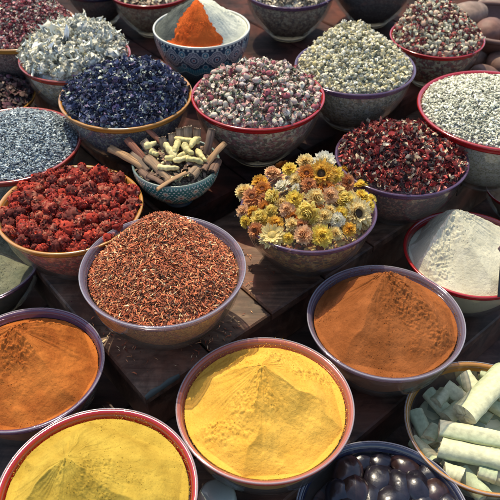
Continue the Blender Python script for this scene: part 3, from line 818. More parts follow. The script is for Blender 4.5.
# T: white woolly flowers
palT = [((.66, .62, .46), (.78, .75, .60)), ((.42, .43, .36), (.54, .54, .46)), ((.24, .26, .27), (.34, .36, .36)), ((.52, .46, .24), (.62, .56, .34))]
wh_me = []
for k in range(7):
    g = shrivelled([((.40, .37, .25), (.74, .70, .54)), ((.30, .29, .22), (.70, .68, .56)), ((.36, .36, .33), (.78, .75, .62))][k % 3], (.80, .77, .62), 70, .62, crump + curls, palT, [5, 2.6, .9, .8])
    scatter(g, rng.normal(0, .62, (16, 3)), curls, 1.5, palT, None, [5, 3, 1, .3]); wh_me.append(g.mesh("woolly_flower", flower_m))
mT = Mound('T', (80, 27), 0.052, edge=.002, k=1.3, rc=.94, rough=.008, rscale=20, seed=37, tip=.3)
g = Geo(); mT.solid(g, 40, 120, drop=.010)
tag(g.build("flower_crumbs", bed_mat("woolly_bed", [(.42, .4, .3), (.16, .16, .14), (.3, .27, .18), (.5, .48, .38)], 110), loc=mT.c), "pale flower crumbs filling the brick red rimmed bowl under the woolly flowers", "dried flowers", kind="stuff")
place_many(wh_me, "woolly_flower", "white woolly dried flower in the brick red rimmed bowl", "dried flower", "white woolly flowers", mT, 150, .0128, .26, (-.004, .010), .93, None, .0145)

# I: rosebuds
def bud(g, cols, tip, green, n=9):
    V, Fa, Sx = t_ball(12, 9, .86, .86, 1.2, .03)
    w = .5 + .5 * np.sin(np.arctan2(V[:, 1], V[:, 0]) * 3 + V[:, 2] * 7)
    base = np.array(cols[0]) * (1 - w[:, None]) + np.array(cols[1]) * w[:, None]
    sx = np.clip((Sx - .45) * 2.2, 0, 1)[:, None]
    g.add(V, Fa, base * (1 - sx) + np.array(tip) * sx)
    for k in range(4):
        v, f, s_ = t_sliver(1.0, .32, .5, .4, 3)
        a = 2 * math.pi * k / 4 + random.uniform(-.3, .3)
        M = np.array(Matrix.Rotation(a, 3, 'Z') @ Matrix.Rotation(-1.15, 3, 'Y'))
        g.add((v @ M.T) + np.array([math.cos(a) * .40, math.sin(a) * .40, -.12]), f, np.array(green)[None] * (0.8 + .5 * s_[:, None]))
    scatter(g, rng.normal(0, .12, (5, 3)) + np.array([0, 0, .52]), crump, .42, [(tip, cols[1])], .8)
bud_cols = [((.58, .49, .38), (.50, .31, .27), (.60, .45, .38)), ((.36, .14, .15), (.55, .38, .33), (.44, .18, .18)), ((.62, .57, .44), (.56, .47, .37), (.64, .58, .46)),
            ((.28, .06, .08), (.38, .12, .13), (.34, .10, .11)), ((.46, .42, .30), (.60, .52, .42), (.50, .34, .3)), ((.64, .58, .5), (.5, .3, .27), (.66, .6, .52))]
bud_me = []
for c in bud_cols:
    for gr in ((.17, .19, .12), (.30, .33, .24)):
        g = Geo(); bud(g, c[:2], c[2], gr); bud_me.append(g.mesh("rosebud", flower_m))
mI = Mound('I', (258, 70), 0.050, edge=.000, k=1.55, rc=.93, rough=.006, rscale=20, seed=41, tip=.3)
g = Geo(); mI.solid(g, 40, 120, drop=.006)
palI = [((.15, .17, .10), (.26, .27, .17)), ((.42, .20, .17), (.54, .32, .26)), ((.58, .50, .38), (.66, .58, .45)), ((.06, .04, .03), (.1, .06, .05))]
o = g.build("rosebud_crumbs", bed_mat("rosebud_bed", [(.3, .2, .17), (.1, .08, .06), (.42, .35, .27), (.2, .07, .08)], 105), loc=mI.c)
tag(o, "broken petals and sepals filling the bowl under the rosebuds", "dried flowers", kind="stuff")
g = Geo(); scatter(g, surf_pos(mI, 2400, (-.003, .005)), curls + crump, .0085, palI, 1.0); c_ = g.build("loose_pieces", flake_m, o); c_["kind"] = "stuff"
place_many(bud_me, "rosebud", "small dried pink and cream rosebud in the red rimmed bowl", "rosebud", "dried rosebuds", mI, 300, .0112, .24, (-.004, .006), .99, None, .0094)

# J: chamomile heads
def cham(g, c, pet):
    V, Fa, Sx = t_ball(10, 7, .9, .9, .75, .07); g.add(V, Fa, np.array(c)[None] * (.75 + .4 * Sx[:, None]))
    for k in range(9):
        a = 2 * math.pi * k / 9 + random.uniform(-.2, .2); v, f, s_ = t_sliver(.62, .26, .6, .5, 2)
        M = np.array(Matrix.Rotation(a, 3, 'Z') @ Matrix.Rotation(random.uniform(.5, 1.3), 3, 'Y'))
        g.add((v @ M.T) + np.array([math.cos(a) * .45, math.sin(a) * .45, -.12]), f, np.array(pet)[None] * (.8 + .4 * s_[:, None]))
cham_me = []
for c, pt in (((.50, .42, .19), (.56, .53, .40)), ((.58, .50, .27), (.62, .58, .46)), ((.40, .35, .18), (.46, .44, .34)), ((.60, .56, .40), (.6, .58, .46)), ((.30, .27, .15), (.42, .41, .33))):
    for _ in range(2):
        g = Geo(); cham(g, c, pt); cham_me.append(g.mesh("chamomile_head", flower_m))
mJ = Mound('J', (352, 24), 0.062, edge=.0, k=1.4, rc=.93, rough=.006, rscale=20, seed=47, tip=.3)
g = Geo(); mJ.solid(g, 40, 120, drop=.004)
palJ = [((.50, .44, .24), (.56, .52, .34)), ((.3, .28, .17), (.4, .38, .26)), ((.13, .13, .09), (.2, .2, .13)), ((.58, .56, .44), (.62, .6, .48))]
o = g.build("chamomile_crumbs", bed_mat("chamomile_bed", [(.34, .32, .22), (.12, .12, .08), (.44, .42, .32), (.22, .2, .13)], 150), loc=mJ.c)
tag(o, "smaller cream chamomile heads and bits filling the purple rimmed bowl", "dried flowers", kind="stuff")
g = Geo(); scatter(g, surf_pos(mJ, 1400, (-.002, .002)), balls, .0066, palJ, None, [4, 2, 1, 2]); scatter(g, surf_pos(mJ, 900, (-.001, .003)), wide, .007, palJ, 1.0, [3, 2, 2, 3])
c_ = g.build("loose_pieces", flake_m, o); c_["kind"] = "stuff"
place_many(cham_me, "chamomile_head", "small cream chamomile head on the heap in the purple rimmed bowl", "chamomile", "dried chamomile heads", mJ, 300, .0088, .16, (0, .005), .99, None, .0088)

# K: mixed buds and petals
kcol = [((.56, .50, .33), (.60, .55, .42)), ((.60, .46, .32), (.56, .36, .26)), ((.42, .40, .26), (.50, .46, .34)), ((.24, .05, .045), (.34, .09, .075)), ((.10, .03, .035), (.16, .05, .05)), ((.50, .30, .20), (.56, .38, .26))]
kb = []
for i, (c0, c1) in enumerate(kcol):
    g = Geo(); bud(g, (c0, c1), c1, (.25, .23, .15)); kb.append(g.mesh("dried_bud", flower_m))
kk = [("dried_bud", "cream dried bud in the red rimmed bowl at top right")] * 3 + [("dried_bud", "dark red dried bud in the red rimmed bowl at top right")] * 3
kb = kb + kb[:3]; kk = kk + kk[:3]
mK = Mound('K', (432, -8), 0.076, edge=.002, k=1.3, rc=.93, rough=.006, rscale=20, seed=49, tip=.3)
g = Geo(); mK.solid(g, 40, 120, drop=.006)
o = g.build("bud_crumbs", bed_mat("bud_bed", [(.34, .3, .2), (.1, .05, .04), (.42, .36, .24), (.2, .05, .04)], 110), loc=mK.c)
tag(o, "petals and bud crumbs filling the red rimmed bowl at top right", "dried flowers", kind="stuff")
g = Geo(); scatter(g, surf_pos(mK, 1500, (-.003, .005)), curls + crump, .010, [kcol[0], kcol[3], kcol[4], kcol[2]], 1.0, [2, 3, 3, 2]); c_ = g.build("loose_pieces", flake_m, o); c_["kind"] = "stuff"
place_many(kb, "dried_bud", "", "dried bud", "dried buds at top right", mK, 230, .0105, .18, (-.001, .005), .99, None, .0095, kk)

# ------------------------------------------------------------------ wording that singles things out
ORD = ["first", "second", "third", "fourth", "fifth", "sixth", "seventh", "eighth", "ninth", "tenth", "eleventh", "twelfth"]
def unique_labels(items, bands, noun_fmt):
    """items: (px, py, look); bands: list of (y limit, words). Label = look + band + order from the left among the same look"""
    out = [None] * len(items); groups = {}
    for i, (x, y, look) in enumerate(items):
        b = next(w for lim, w in bands if y < lim)
        groups.setdefault((look, b), []).append(i)
    for (look, b), idx in groups.items():
        idx.sort(key=lambda i: items[i][0])
        for k, i in enumerate(idx):
            w = "" if len(idx) == 1 else ((", leftmost" if k == 0 else ", rightmost" if k == len(idx) - 1 else ", %s from left" % ORD[k]))
            out[i] = noun_fmt % (look, b) + w
    return out

# ------------------------------------------------------------------ O: strawflowers
petal_m = tint_mat("strawflower_petal", 0.55, 0.12, spec=.35, bscale=200)
petal_m.node_tree  # petals let some light through
_nt = petal_m.node_tree; _p = _nt.nodes["Principled BSDF"]; _tl = N(_nt, "ShaderNodeBsdfTranslucent"); _mx = N(_nt, "ShaderNodeMixShader"); _mx.inputs[0].default_value = .42
_nt.links.new(_p.inputs["Base Color"].links[0].from_socket, _tl.inputs[0]); _nt.links.new(_p.outputs[0], _mx.inputs[1]); _nt.links.new(_tl.outputs[0], _mx.inputs[2]); _nt.links.new(_mx.outputs[0], _nt.nodes["Material Output"].inputs[0])
def strawflower(kind, base, tipc, centre, seed):
    random.seed(seed)
    g = Geo(); layers = 7 if kind != "ball" else 8
    for L in range(layers):
        u = L / (layers - 1)
        n = 24 - (3 if kind == "ball" else 1) * (L // 2)
        if kind == "open": el = math.radians(4 + 62 * u); ln = (1.0 - .50 * u); r0 = .24 - .02 * u; z0 = .035 * L
        elif kind == "flat": el = math.radians(3 + 25 * u); ln = 1.0 - .3 * u; r0 = .2; z0 = .03 * L
        elif kind == "puff": el = math.radians(-8 + 84 * u); ln = .74 - .12 * u; r0 = .24 - .19 * u; z0 = .03 * L; n = 22 - 2 * L
        else: el = math.radians(2 + 66 * u); ln = .80 - .36 * u; r0 = .30 - .20 * u; z0 = .065 * L - .05
        for k in range(n):
            a = 2 * math.pi * (k + .5 * (L % 2)) / n + random.uniform(-.12, .12)
            if random.random() < .07: continue
            e = el + random.uniform(-.2, .2); l = ln * random.uniform(.78, 1.12); w = .105 * (1.35 if kind == "ball" else 1.25 if kind == "puff" else 1)
            V, S_ = [], []
            for i, (uu, ww) in enumerate(((0, .55), (.4, 1.0), (.75, .85), (1, .06))):
                bend = (.35 if kind == "ball" else -.12 if kind == "open" else .05) * uu * uu
                ee = e + bend
                x = r0 + l * uu * math.cos(ee) * .8; z = z0 + l * uu * math.sin(ee) * .8
                V += [[x, -w * ww, z + .03 * ww], [x, 0, z - .015], [x, w * ww, z + .03 * ww]]; S_ += [uu] * 3
            V = np.array(V); R_ = np.array(Matrix.Rotation(a, 3, 'Z')); V = V @ R_.T
            Fa = []
            for i in range(3):
                for j in range(2): Fa.append([i * 3 + j, i * 3 + 3 + j, i * 3 + 4 + j, i * 3 + 1 + j])
            s_ = np.array(S_)[:, None]; v = random.uniform(.85, 1.1)
            g.add(V, Fa, np.clip((np.array(base) * (1 - s_) + np.array(tipc) * s_) * v, 0, .88))
    pm = g.mesh("strawflower_petals", petal_m)
    g = Geo(); V, Fa, Sx = t_ball(14, 8, .66, .66, .34, .05)
    V[:, 2] += .16 if kind != "ball" else .12
    g.add(V, Fa, np.array(centre)[None] * (.7 + .5 * rng.uniform(0, 1, (len(V), 1))))
    return pm, g.mesh("flower_centre", petal_m)

SF = {
    "creamy yellow": strawflower("puff", (.80, .52, .14), (.90, .76, .38), (.50, .26, .05), 1),
    "gold": strawflower("puff", (.70, .32, .03), (.85, .56, .10), (.30, .12, .02), 2),
    "orange": strawflower("open", (.50, .14, .02), (.70, .30, .06), (.28, .08, .02), 3),
    "lemon yellow": strawflower("ball", (.86, .62, .13), (.90, .76, .27), (.6, .4, .06), 4),
    "bright yellow": strawflower("puff", (.88, .58, .06), (.90, .72, .16), (.45, .24, .03), 5),
    "white": strawflower("puff", (.74, .68, .50), (.86, .82, .66), (.66, .50, .14), 6),
    "peach pink": strawflower("puff", (.70, .34, .14), (.86, .60, .34), (.45, .22, .06), 7),
    "rusty pink": strawflower("open", (.56, .16, .05), (.72, .36, .15), (.24, .09, .03), 8),
    "tan": strawflower("open", (.52, .30, .08), (.72, .52, .22), (.20, .10, .03), 9),
    "flat pale yellow": strawflower("flat", (.80, .62, .20), (.88, .76, .38), (.66, .5, .15), 10),
    "cream dark-centred": strawflower("open", (.72, .50, .18), (.88, .76, .42), (.09, .055, .03), 11),
    "gold dark-centred": strawflower("open", (.64, .32, .03), (.82, .52, .09), (.10, .055, .02), 12),
}
fl = [(15, 278, "creamy yellow", 33), (12, 352, "peach pink", 26), (125, 205, "peach pink", 31), (75, 240, "gold", 30), (165, 260, "white", 33), (215, 262, "white", 17),
      (190, 190, "bright yellow", 27), (250, 160, "creamy yellow", 30), (325, 163, "white", 42), (315, 208, "gold dark-centred", 44), (258, 208, "orange", 28), (265, 250, "rusty pink", 24),
      (368, 210, "bright yellow", 30), (412, 240, "rusty pink", 26), (402, 195, "gold", 20), (465, 252, "bright yellow", 27), (48, 300, "rusty pink", 31), (88, 268, "orange", 26),
      (128, 298, "lemon yellow", 31), (210, 305, "bright yellow", 32), (290, 300, "creamy yellow", 36), (347, 290, "peach pink", 31), (405, 307, "lemon yellow", 31), (468, 295, "bright yellow", 30),
      (180, 345, "peach pink", 30), (120, 350, "lemon yellow", 23), (262, 360, "lemon yellow", 42), (325, 372, "creamy yellow", 30), (375, 386, "white", 28), (448, 360, "cream dark-centred", 47),
      (80, 378, "lemon yellow", 32), (135, 402, "gold", 33), (200, 402, "creamy yellow", 27), (125, 445, "flat pale yellow", 40), (185, 455, "bright yellow", 21), (245, 443, "peach pink", 37),
      (315, 446, "bright yellow", 40), (366, 436, "creamy yellow", 26), (420, 420, "gold", 27), (22, 392, "bright yellow", 24), (62, 425, "rusty pink", 26), (488, 330, "bright yellow", 30), (160, 170, "orange", 24), (215, 220, "creamy yellow", 26), (330, 250, "orange", 28), (500, 300, "bright yellow", 26), (440, 300, "creamy yellow", 26)]
fl += [(100, 330, "orange", 26), (240, 400, "rusty pink", 27), (300, 410, "creamy yellow", 26), (50, 345, "gold", 26), (160, 310, "creamy yellow", 26), (390, 350, "bright yellow", 28), (290, 335, "orange", 26), (345, 340, "creamy yellow", 26), (205, 365, "orange", 24), (480, 385, "creamy yellow", 26), (95, 300, "rusty pink", 24), (380, 265, "creamy yellow", 26)]
mO = Mound('O', (312, 160), 0.058, edge=.002, k=1.6, rc=.93, rough=.004, rscale=18, seed=51, tip=.3)
g = Geo(); mO.solid(g, 40, 120, drop=.018)
tag(g.build("petal_crumbs", bed_mat("straw_bed", [(.16, .09, .02), (.03, .02, .01), (.10, .03, .01), (.22, .16, .05)], 110), loc=mO.c), "loose yellow and rust petals filling the bowl under the strawflowers", "dried flowers", kind="stuff")
items = [(240 + x * .26, 120 + y * .26, c) for x, y, c, r in fl]
labs = unique_labels(items, [(177, "at the back of the heap"), (190, "high on the heap"), (203, "across the middle of the heap"), (218, "in the lower middle of the heap"), (999, "near the front rim")], "%s strawflower %s")
for i, ((x, y, c, r), (px, py, _)) in enumerate(zip(fl, items)):
    q = mO.hit(px, py)
    dist = np.linalg.norm(q + mO.c - np.array([0, 0, CZ]))
    rr_ = r * .26 / F_PX * dist * 1.42
    if i >= 42: q = q - np.array([0, 0, .006])
    pm, cm = SF[c]
    o = bpy.data.objects.new("strawflower", pm); COL.objects.link(o)
    # face: mostly up and outward from the heap, a little toward the front
    e = .004; nx = -(float(mO.z(q[0] + e, q[1])) - float(mO.z(q[0] - e, q[1]))) / (2 * e) if math.hypot(q[0], q[1]) < mO.rc * .95 else q[0] * 8
    ny = -(float(mO.z(q[0], q[1] + e)) - float(mO.z(q[0], q[1] - e))) / (2 * e) if math.hypot(q[0], q[1]) < mO.rc * .95 else q[1] * 8
    nrm = Vector((nx * .8 + rng.normal(0, .42), ny * .8 - .55 + rng.normal(0, .42), 1)).normalized()
    o.matrix_world = Matrix.Translation(Vector(q + mO.c)) @ nrm.to_track_quat('Z', 'Y').to_matrix().to_4x4() @ Matrix.Rotation(random.uniform(0, 6), 4, 'Z') @ Matrix.Scale(rr_, 4)
    tag(o, labs[i], "strawflower", "strawflowers in the purple rimmed bowl")
    c2 = bpy.data.objects.new("flower_centre", cm); COL.objects.link(c2); c2.parent = o

# ------------------------------------------------------------------ painted bowls
def paint_mat():
    m, nt, p = new_mat("painted_enamel")
    at_ = N(nt, "ShaderNodeAttribute", attribute_name="tint")
    nt.links.new(at_.outputs["Color"], p.inputs["Base Color"])
    p.inputs["Roughness"].default_value = 0.28; p.inputs["Coat Weight"].default_value = .4
    nz = N(nt, "ShaderNodeTexNoise", Scale=160.0, Detail=2.0); b = N(nt, "ShaderNodeBump", Strength=.12, Distance=.002)
    nt.links.new(nz.outputs["Fac"], b.inputs["Height"]); nt.links.new(b.outputs[0], p.inputs["Normal"])
    return m
enamel = paint_mat()

def flowers(C, u, v, r, petal, core, ring, npt=6):
    """rosettes at local coordinates u,v (distance units), radius r"""
    d = np.hypot(u, v); a = np.arctan2(v, u)
    pr = r * (.78 + .22 * np.cos(a * npt))
    C[d < pr * 1.18] = ring; C[d < pr] = petal; C[d < r * .34] = core
    return C

def pattern_blue(phi, t):
    n = 13
    u = (phi / (2 * math.pi) * n) % 1 * 2 - 1            # -1..1 in a medallion
    C = np.tile(np.array([.022, .075, .11]), (len(phi), 1))
    # lower ground: dark blue with scribbled pale tendrils
    w = np.abs(np.sin(phi * n * 3 + 5 * np.sin(t * 30)) * np.cos(t * 42 + 3 * np.sin(phi * n * 2)))
    C[w < .10] = (.16, .25, .27)
    C[(w > .93)] = (.05, .20, .24)
    band = t > .50
    zz = .54 - .10 * (1 - np.abs(u))
    teal = (t > zz - .06)
    C[teal] = (.02, .20, .26)
    dots = (np.abs(((t * 40) % 1) - .5) < .2) & (np.abs(((phi * n * 9 / (2 * math.pi)) % 1) - .5) < .2)
    C[teal & dots] = (.40, .55, .55)
    C[np.abs(t - (zz - .06)) < .010] = (.32, .50, .52)
    C[band & (t > .57 + .10 * (np.abs(u)) - .05)] = (.020, .05, .085)
    v = (t - .745) / .19
    d = np.abs(u) * .92 + np.abs(v) + .06 * np.cos(np.arctan2(v, u) * 8)
    m = d < 1.02
    C[m] = (.52, .52, .46)
    C[d < .93] = (.045, .055, .08)
    C[d < .86] = (.17, .18, .20)
    sp = (np.sin(u * 26) * np.sin(v * 22)) > .45
    C[(d < .82) & sp] = (.48, .45, .43)
    r = np.hypot(u, v * .9)
    C[r < .40] = (.50, .50, .45); C[r < .34] = (.03, .06, .10); C[r < .20] = (.36, .42, .42); C[r < .11] = (.18, .05, .06)
    r2 = np.hypot(np.abs(u) - 1, (v - .55) * .9)
    C[(r2 < .30)] = (.42, .48, .46); C[r2 < .24] = (.03, .16, .2); C[r2 < .12] = (.45, .42, .36)
    r3 = np.hypot(np.abs(u) - 1, (v + .75) * .9)
    C[(r3 < .26)] = (.42, .48, .46); C[r3 < .20] = (.03, .16, .2)
    C[(t > .925)] = (.03, .05, .08)
    C[(t > .925) & (np.abs(((phi * n * 5 / (2 * math.pi)) % 1) - .5) < .22) & (t < .955)] = (.5, .5, .42)
    C[t > .965] = (.60, .58, .48)
    C[t < .05] = (.03, .05, .07)
    return C

def pattern_green(phi, t):
    n = 9
    u = (phi / (2 * math.pi) * n) % 1 * 2 - 1
    C = np.tile(np.array([.030, .135, .115]), (len(phi), 1))
    gx = (phi / (2 * math.pi) * n * 7); gt = t * 13
    off = (np.floor(gt) % 2) * .5
    dd = np.hypot(((gx + off) % 1 - .5), (gt % 1 - .5) * .9)
    C[(dd < .22)] = (.55, .58, .48)
    asp = .78
    for cu, ct, r, pt_, co in ((0, .42, .30, (.30, .07, .06), (.6, .45, .15)), (1, .60, .26, (.45, .36, .24), (.25, .05, .05)), (1, .25, .24, (.36, .12, .08), (.5, .45, .3)), (0, .74, .18, (.5, .45, .3), (.3, .06, .05))):
        uu = np.abs(u) - cu if cu else u
        C = flowers(C, uu * asp, (t - ct) * 2.6, r, pt_, co, (.56, .54, .42))
    wv = np.abs(t - (.50 + .12 * np.cos(phi * n))) < .012
    C[wv] = (.45, .48, .36)
    C[t > .90] = (.05, .22, .19)
    C[(t > .90) & (np.abs((gx * 1.5 % 1) - .5) < .22) & (t < .95)] = (.55, .55, .45)
    C[t > .965] = (.28, .36, .30)
    C[t < .06] = (.10, .05, .03)
    return C

def painted_bowl(key, cx, cy, a, lv, pat, label, hfrac, foot=True):
    d = ray(cx, cy); t_ = TOPS[lv] - CZ
    R = t_ / (d[2] * F_PX / a - hfrac)
    c = np.array([0, 0, CZ]) + d * (R * F_PX / a); H = hfrac * R; base = TOPS[lv] + .001
    root = empty("painted_bowl", (c[0], c[1], base)); tag(root, label, "bowl", "painted enamel bowls")
    n, m = 840, 110
    t = np.linspace(0, 1, m)
    pr = lambda t: .36 + .64 * math.sin(math.pi / 2 * t ** .80)
    outer = [(pr(x) * R, .012 + (H - .012) * x) for x in t]
    V, Fa = lathe(outer, n)
    phi = np.repeat(np.linspace(0, 2 * math.pi, n, endpoint=False), m); tt_ = np.tile(t, n)
    g = Geo(); g.add(V, Fa, np.clip(pat(phi, tt_) * 1.35, 0, .75)); g.build("painted_wall", enamel, root)
    inner = [(R, H), (R - .0012, H + .0012), (R - .003, H + .0008)] + [(pr(x) * R - .0042, .016 + (H - .016) * x) for x in np.linspace(1, 0, 24)] + [(0, .016)]
    V, Fa = lathe(inner, 160); g = Geo(); g.add(V, Fa, np.array([.52, .52, .44] if key == 'H' else [.10, .14, .12])); g.build("lining", enamel, root)
    V, Fa = lathe([(0, .011), (.36 * R + .0004, .0125), (.30 * R, .008), (.34 * R, .002), (.34 * R, 0), (0, 0)], 96); g = Geo(); g.add(V, Fa, np.array([.03, .06, .08])); g.build("foot", enamel, root)
    BOWLS[key] = dict(c=np.array([c[0], c[1], base + H]), R=R, base=base, H=H, root=root)
painted_bowl('H', 201.5, 27, 48.5, 0, pattern_blue, "turquoise and navy bowl painted with medallions holding orange and white powder", 1.25)
painted_bowl('P', 176, 162, 44, 0, pattern_green, "small green bowl painted with dots and flowers holding cinnamon sticks", 1.06)

# H: three powders heaped together
mH = Mound('H', (197, 1), .078, edge=-.003, k=1.15, rc=.95, rough=.003, rscale=30, seed=71, ridges=.002, tip=.28)
def sector(a0, a1, mat, name, label, dz=0.0):
    """wedge of the heap between two bearings seen from its peak"""
    a0, a1 = math.radians(a0), math.radians(a1)
    g = Geo(); nt_, nr_ = 110, 90
    ang = np.linspace(a0, a1, nt_)
    # bearings round the bowl centre, warped edge between two powders
    rho = np.linspace(0, 1, nr_)
    wob = .12 * noise2(rho * 9, rho * 0, 5) + .06 * noise2(rho * 45, rho * 0, 6)
    A = ang[:, None] + wob[None, :] * np.ones((nt_, 1))
    bx, by = np.cos(A) * mH.rc, np.sin(A) * mH.rc
    X = mH.p[0] + rho[None, :] * (bx - mH.p[0]); Y = mH.p[1] + rho[None, :] * (by - mH.p[1])
    Z = mH.z(X, Y) + dz
    top = np.stack([X, Y, Z], -1)
    bot = top.copy(); bot[..., 2] = np.minimum(mH.edge - .02, bot[..., 2] - .004)
    bot[..., 0] *= .93; bot[..., 1] *= .93
    g.add(top.reshape(-1, 3), grid_faces(nt_, nr_), WHITE)
    for s_ in (0, -1):
        Vw = np.concatenate([top[s_], bot[s_]]); k = nr_
        g.add(Vw, [[i, i + 1, k + i + 1, k + i] for i in range(k - 1)], WHITE)
    g.add(bot.reshape(-1, 3), grid_faces(nt_, nr_), WHITE)
    tag(g.build(name, mat, loc=mH.c), label, "spice powder", "powders in the blue painted bowl")
sector(-130, -60, powder_mat("red_chilli", (.72, .14, .025), (.56, .085, .015)), "powder_wedge", "bright orange red powder in the blue painted bowl", .0025)
sector(-60, 85, powder_mat("pale_flour", (.66, .66, .52), (.55, .55, .42)), "powder_wedge", "white powder in the right half of the blue painted bowl")
sector(85, 230, powder_mat("pepper", (.11, .12, .10), (.05, .055, .05)), "powder_wedge", "grey pepper powder at the left of the blue painted bowl")

# ------------------------------------------------------------------ P: cinnamon sticks and ginger
cinn_m, nt, p = new_mat("cinnamon_bark")
at_ = N(nt, "ShaderNodeAttribute", attribute_name="tint"); tc = N(nt, "ShaderNodeTexCoord")
mp = N(nt, "ShaderNodeMapping"); mp.inputs["Scale"].default_value = (14, 160, 160); nt.links.new(tc.outputs["Object"], mp.inputs[0])
nz = N(nt, "ShaderNodeTexNoise", Scale=2.0, Detail=5.0); nt.links.new(mp.outputs[0], nz.inputs["Vector"])
mr = N(nt, "ShaderNodeMapRange"); mr.inputs[1].default_value = .3; mr.inputs[2].default_value = .7; mr.inputs[3].default_value = .55; mr.inputs[4].default_value = 1.35
nt.links.new(nz.outputs["Fac"], mr.inputs[0]); sc = N(nt, "ShaderNodeVectorMath", operation='SCALE')
nt.links.new(at_.outputs["Color"], sc.inputs[0]); nt.links.new(mr.outputs[0], sc.inputs["Scale"]); nt.links.new(sc.outputs[0], p.inputs["Base Color"])
p.inputs["Roughness"].default_value = .8; b = N(nt, "ShaderNodeBump", Strength=.4, Distance=.001); nt.links.new(nz.outputs["Fac"], b.inputs["Height"]); nt.links.new(b.outputs[0], p.inputs["Normal"])

def quill(L, r, col):
    """a rolled bark quill along +X from 0 to L, open at both ends, curling in from both edges"""
    sec = []
    for s_, rng_ in ((1, np.linspace(3.6, 0, 20)), (-1, np.linspace(0, 3.6, 20)[1:])):
        for a in rng_:
            rr_ = r * (.56 - .085 * max(0, a - 1.2)) * 1.0
            sec.append((s_ * (r * .48 - rr_ * math.cos(a - .2) * .9), rr_ * math.sin(a + .25) - r * .12))
    sec = np.array(sec); th = r * .11
    tn = np.gradient(sec, axis=0); nn = np.stack([-tn[:, 1], tn[:, 0]], 1); nn /= np.linalg.norm(nn, axis=1)[:, None] + 1e-9
    loop = np.vstack([sec + nn * th, (sec - nn * th)[::-1]])
    nx = 12; V = []
    for i in range(nx):
        x = L * i / (nx - 1); w = 1 + .05 * math.sin(i * 1.3 + L * 80); bend = .03 * L * math.sin(math.pi * i / (nx - 1))
        V += [[x + (random.uniform(-.001, .001) if i in (0, nx - 1) else 0), q[0] * w, q[1] * w + bend] for q in loop]
    V = np.array(V); n = len(loop); h = n // 2
    F4 = [[i * n + j, i * n + (j + 1) % n, (i + 1) * n + (j + 1) % n, (i + 1) * n + j] for i in range(nx - 1) for j in range(n)]
    for e in (0, nx - 1):
        F4 += [[e * n + j, e * n + j + 1, e * n + n - 2 - j, e * n + n - 1 - j] for j in range(h - 1)]
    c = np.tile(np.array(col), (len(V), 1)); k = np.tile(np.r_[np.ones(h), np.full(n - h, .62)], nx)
    return V, F4, c * k[:, None]

CB = BOWLS['P']['c']; ZP = CB[2]
def span(o, p0, p1, roll=0.0):
    d = Vector(p1 - p0); o.matrix_world = Matrix.Translation(Vector(p0)) @ d.to_track_quat('X', 'Z').to_matrix().to_4x4() @ Matrix.Rotation(roll, 4, 'X')
    return d.length
tanc, redc, drk = (.54, .31, .14), (.33, .12, .065), (.22, .12, .07)
sticks = [  # x0,y0,height above rim -> x1,y1,height, radius, colour, words
    (110, 148, .012, 146, 168, .006, .0056, tanc, "light brown cinnamon stick lying out over the left rim of the green bowl"),
    (127, 139, .030, 150, 166, .004, .0050, redc, "reddish cinnamon stick leaning out at the upper left of the green bowl"),
    (147, 129, .040, 168, 150, .010, .0046, redc, "short dark reddish bark piece above the left of the pale ginger"),
    (147, 157, .016, 172, 182, .003, .0074, (.38, .24, .13), "thick hollow cinnamon quill pointing to the upper left in the green bowl"),
    (157, 190, .000, 186, 173, .016, .0048, tanc, "long thin cinnamon stick poking out over the front rim of the green bowl"),
    (225, 143, .034, 206, 166, .004, .0064, tanc, "hollow cinnamon quill sticking out at the upper right of the green bowl"),
    (191, 176, .012, 205, 160, .004, .0070, (.36, .24, .14), "short cinnamon quill with its open end facing front at right of the green bowl"),
    (202, 171, .010, 212, 157, .004, .0060, drk, "small dark cinnamon quill end beside the right rim of the green bowl"),
    (212, 172, .006, 218, 160, .004, .0060, drk, "dark quill end touching the right rim of the green bowl"),
    (141, 171, .006, 152, 181, .002, .0064, drk, "dark quill end touching the left rim of the green bowl"),
    (148, 176, .006, 164, 184, .002, .0056, drk, "dark cinnamon quill just inside the front left rim of the green bowl"),
    (133, 153, .012, 150, 171, .004, .0060, (.24, .16, .10), "brown cinnamon stick between the left rim and the thick hollow quill"),
    (162, 137, .034, 166, 156, .006, .0052, (.30, .21, .14), "upright tan cinnamon stick, leftmost of the row at the back"),
    (172, 133, .040, 175, 156, .006, .0056, (.33, .23, .15), "upright tan cinnamon stick, second from left in the row at the back"),
    (180, 128, .046, 182, 154, .006, .0060, (.27, .19, .13), "upright tan cinnamon stick, third from left in the row at the back"),
    (188, 126, .050, 189, 152, .006, .0062, (.31, .22, .15), "upright tan cinnamon stick, fourth from left in the row at the back"),
    (197, 128, .046, 196, 153, .006, .0060, (.26, .17, .11), "upright brown cinnamon stick, rightmost of the row at the back"),
    (212, 129, .042, 206, 156, .004, .0054, (.25, .16, .11), "slim cinnamon stick standing alone right of the row at the back"),
    (143, 141, .030, 158, 160, .006, .0060, (.33, .25, .18), "pale cinnamon stick leaning left behind the ginger"),
]
for x0, y0, h0, x1, y1, h1, r, c, lab in sticks:
    p0 = at(x0, y0, ZP + h0 - .002); p1 = at(x1, y1, ZP + h1 - .004)
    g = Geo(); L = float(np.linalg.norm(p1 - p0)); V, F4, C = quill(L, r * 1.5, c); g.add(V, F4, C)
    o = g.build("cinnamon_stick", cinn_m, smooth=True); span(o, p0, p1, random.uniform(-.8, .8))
    tag(o, lab, "cinnamon stick", "cinnamon sticks in the green painted bowl")

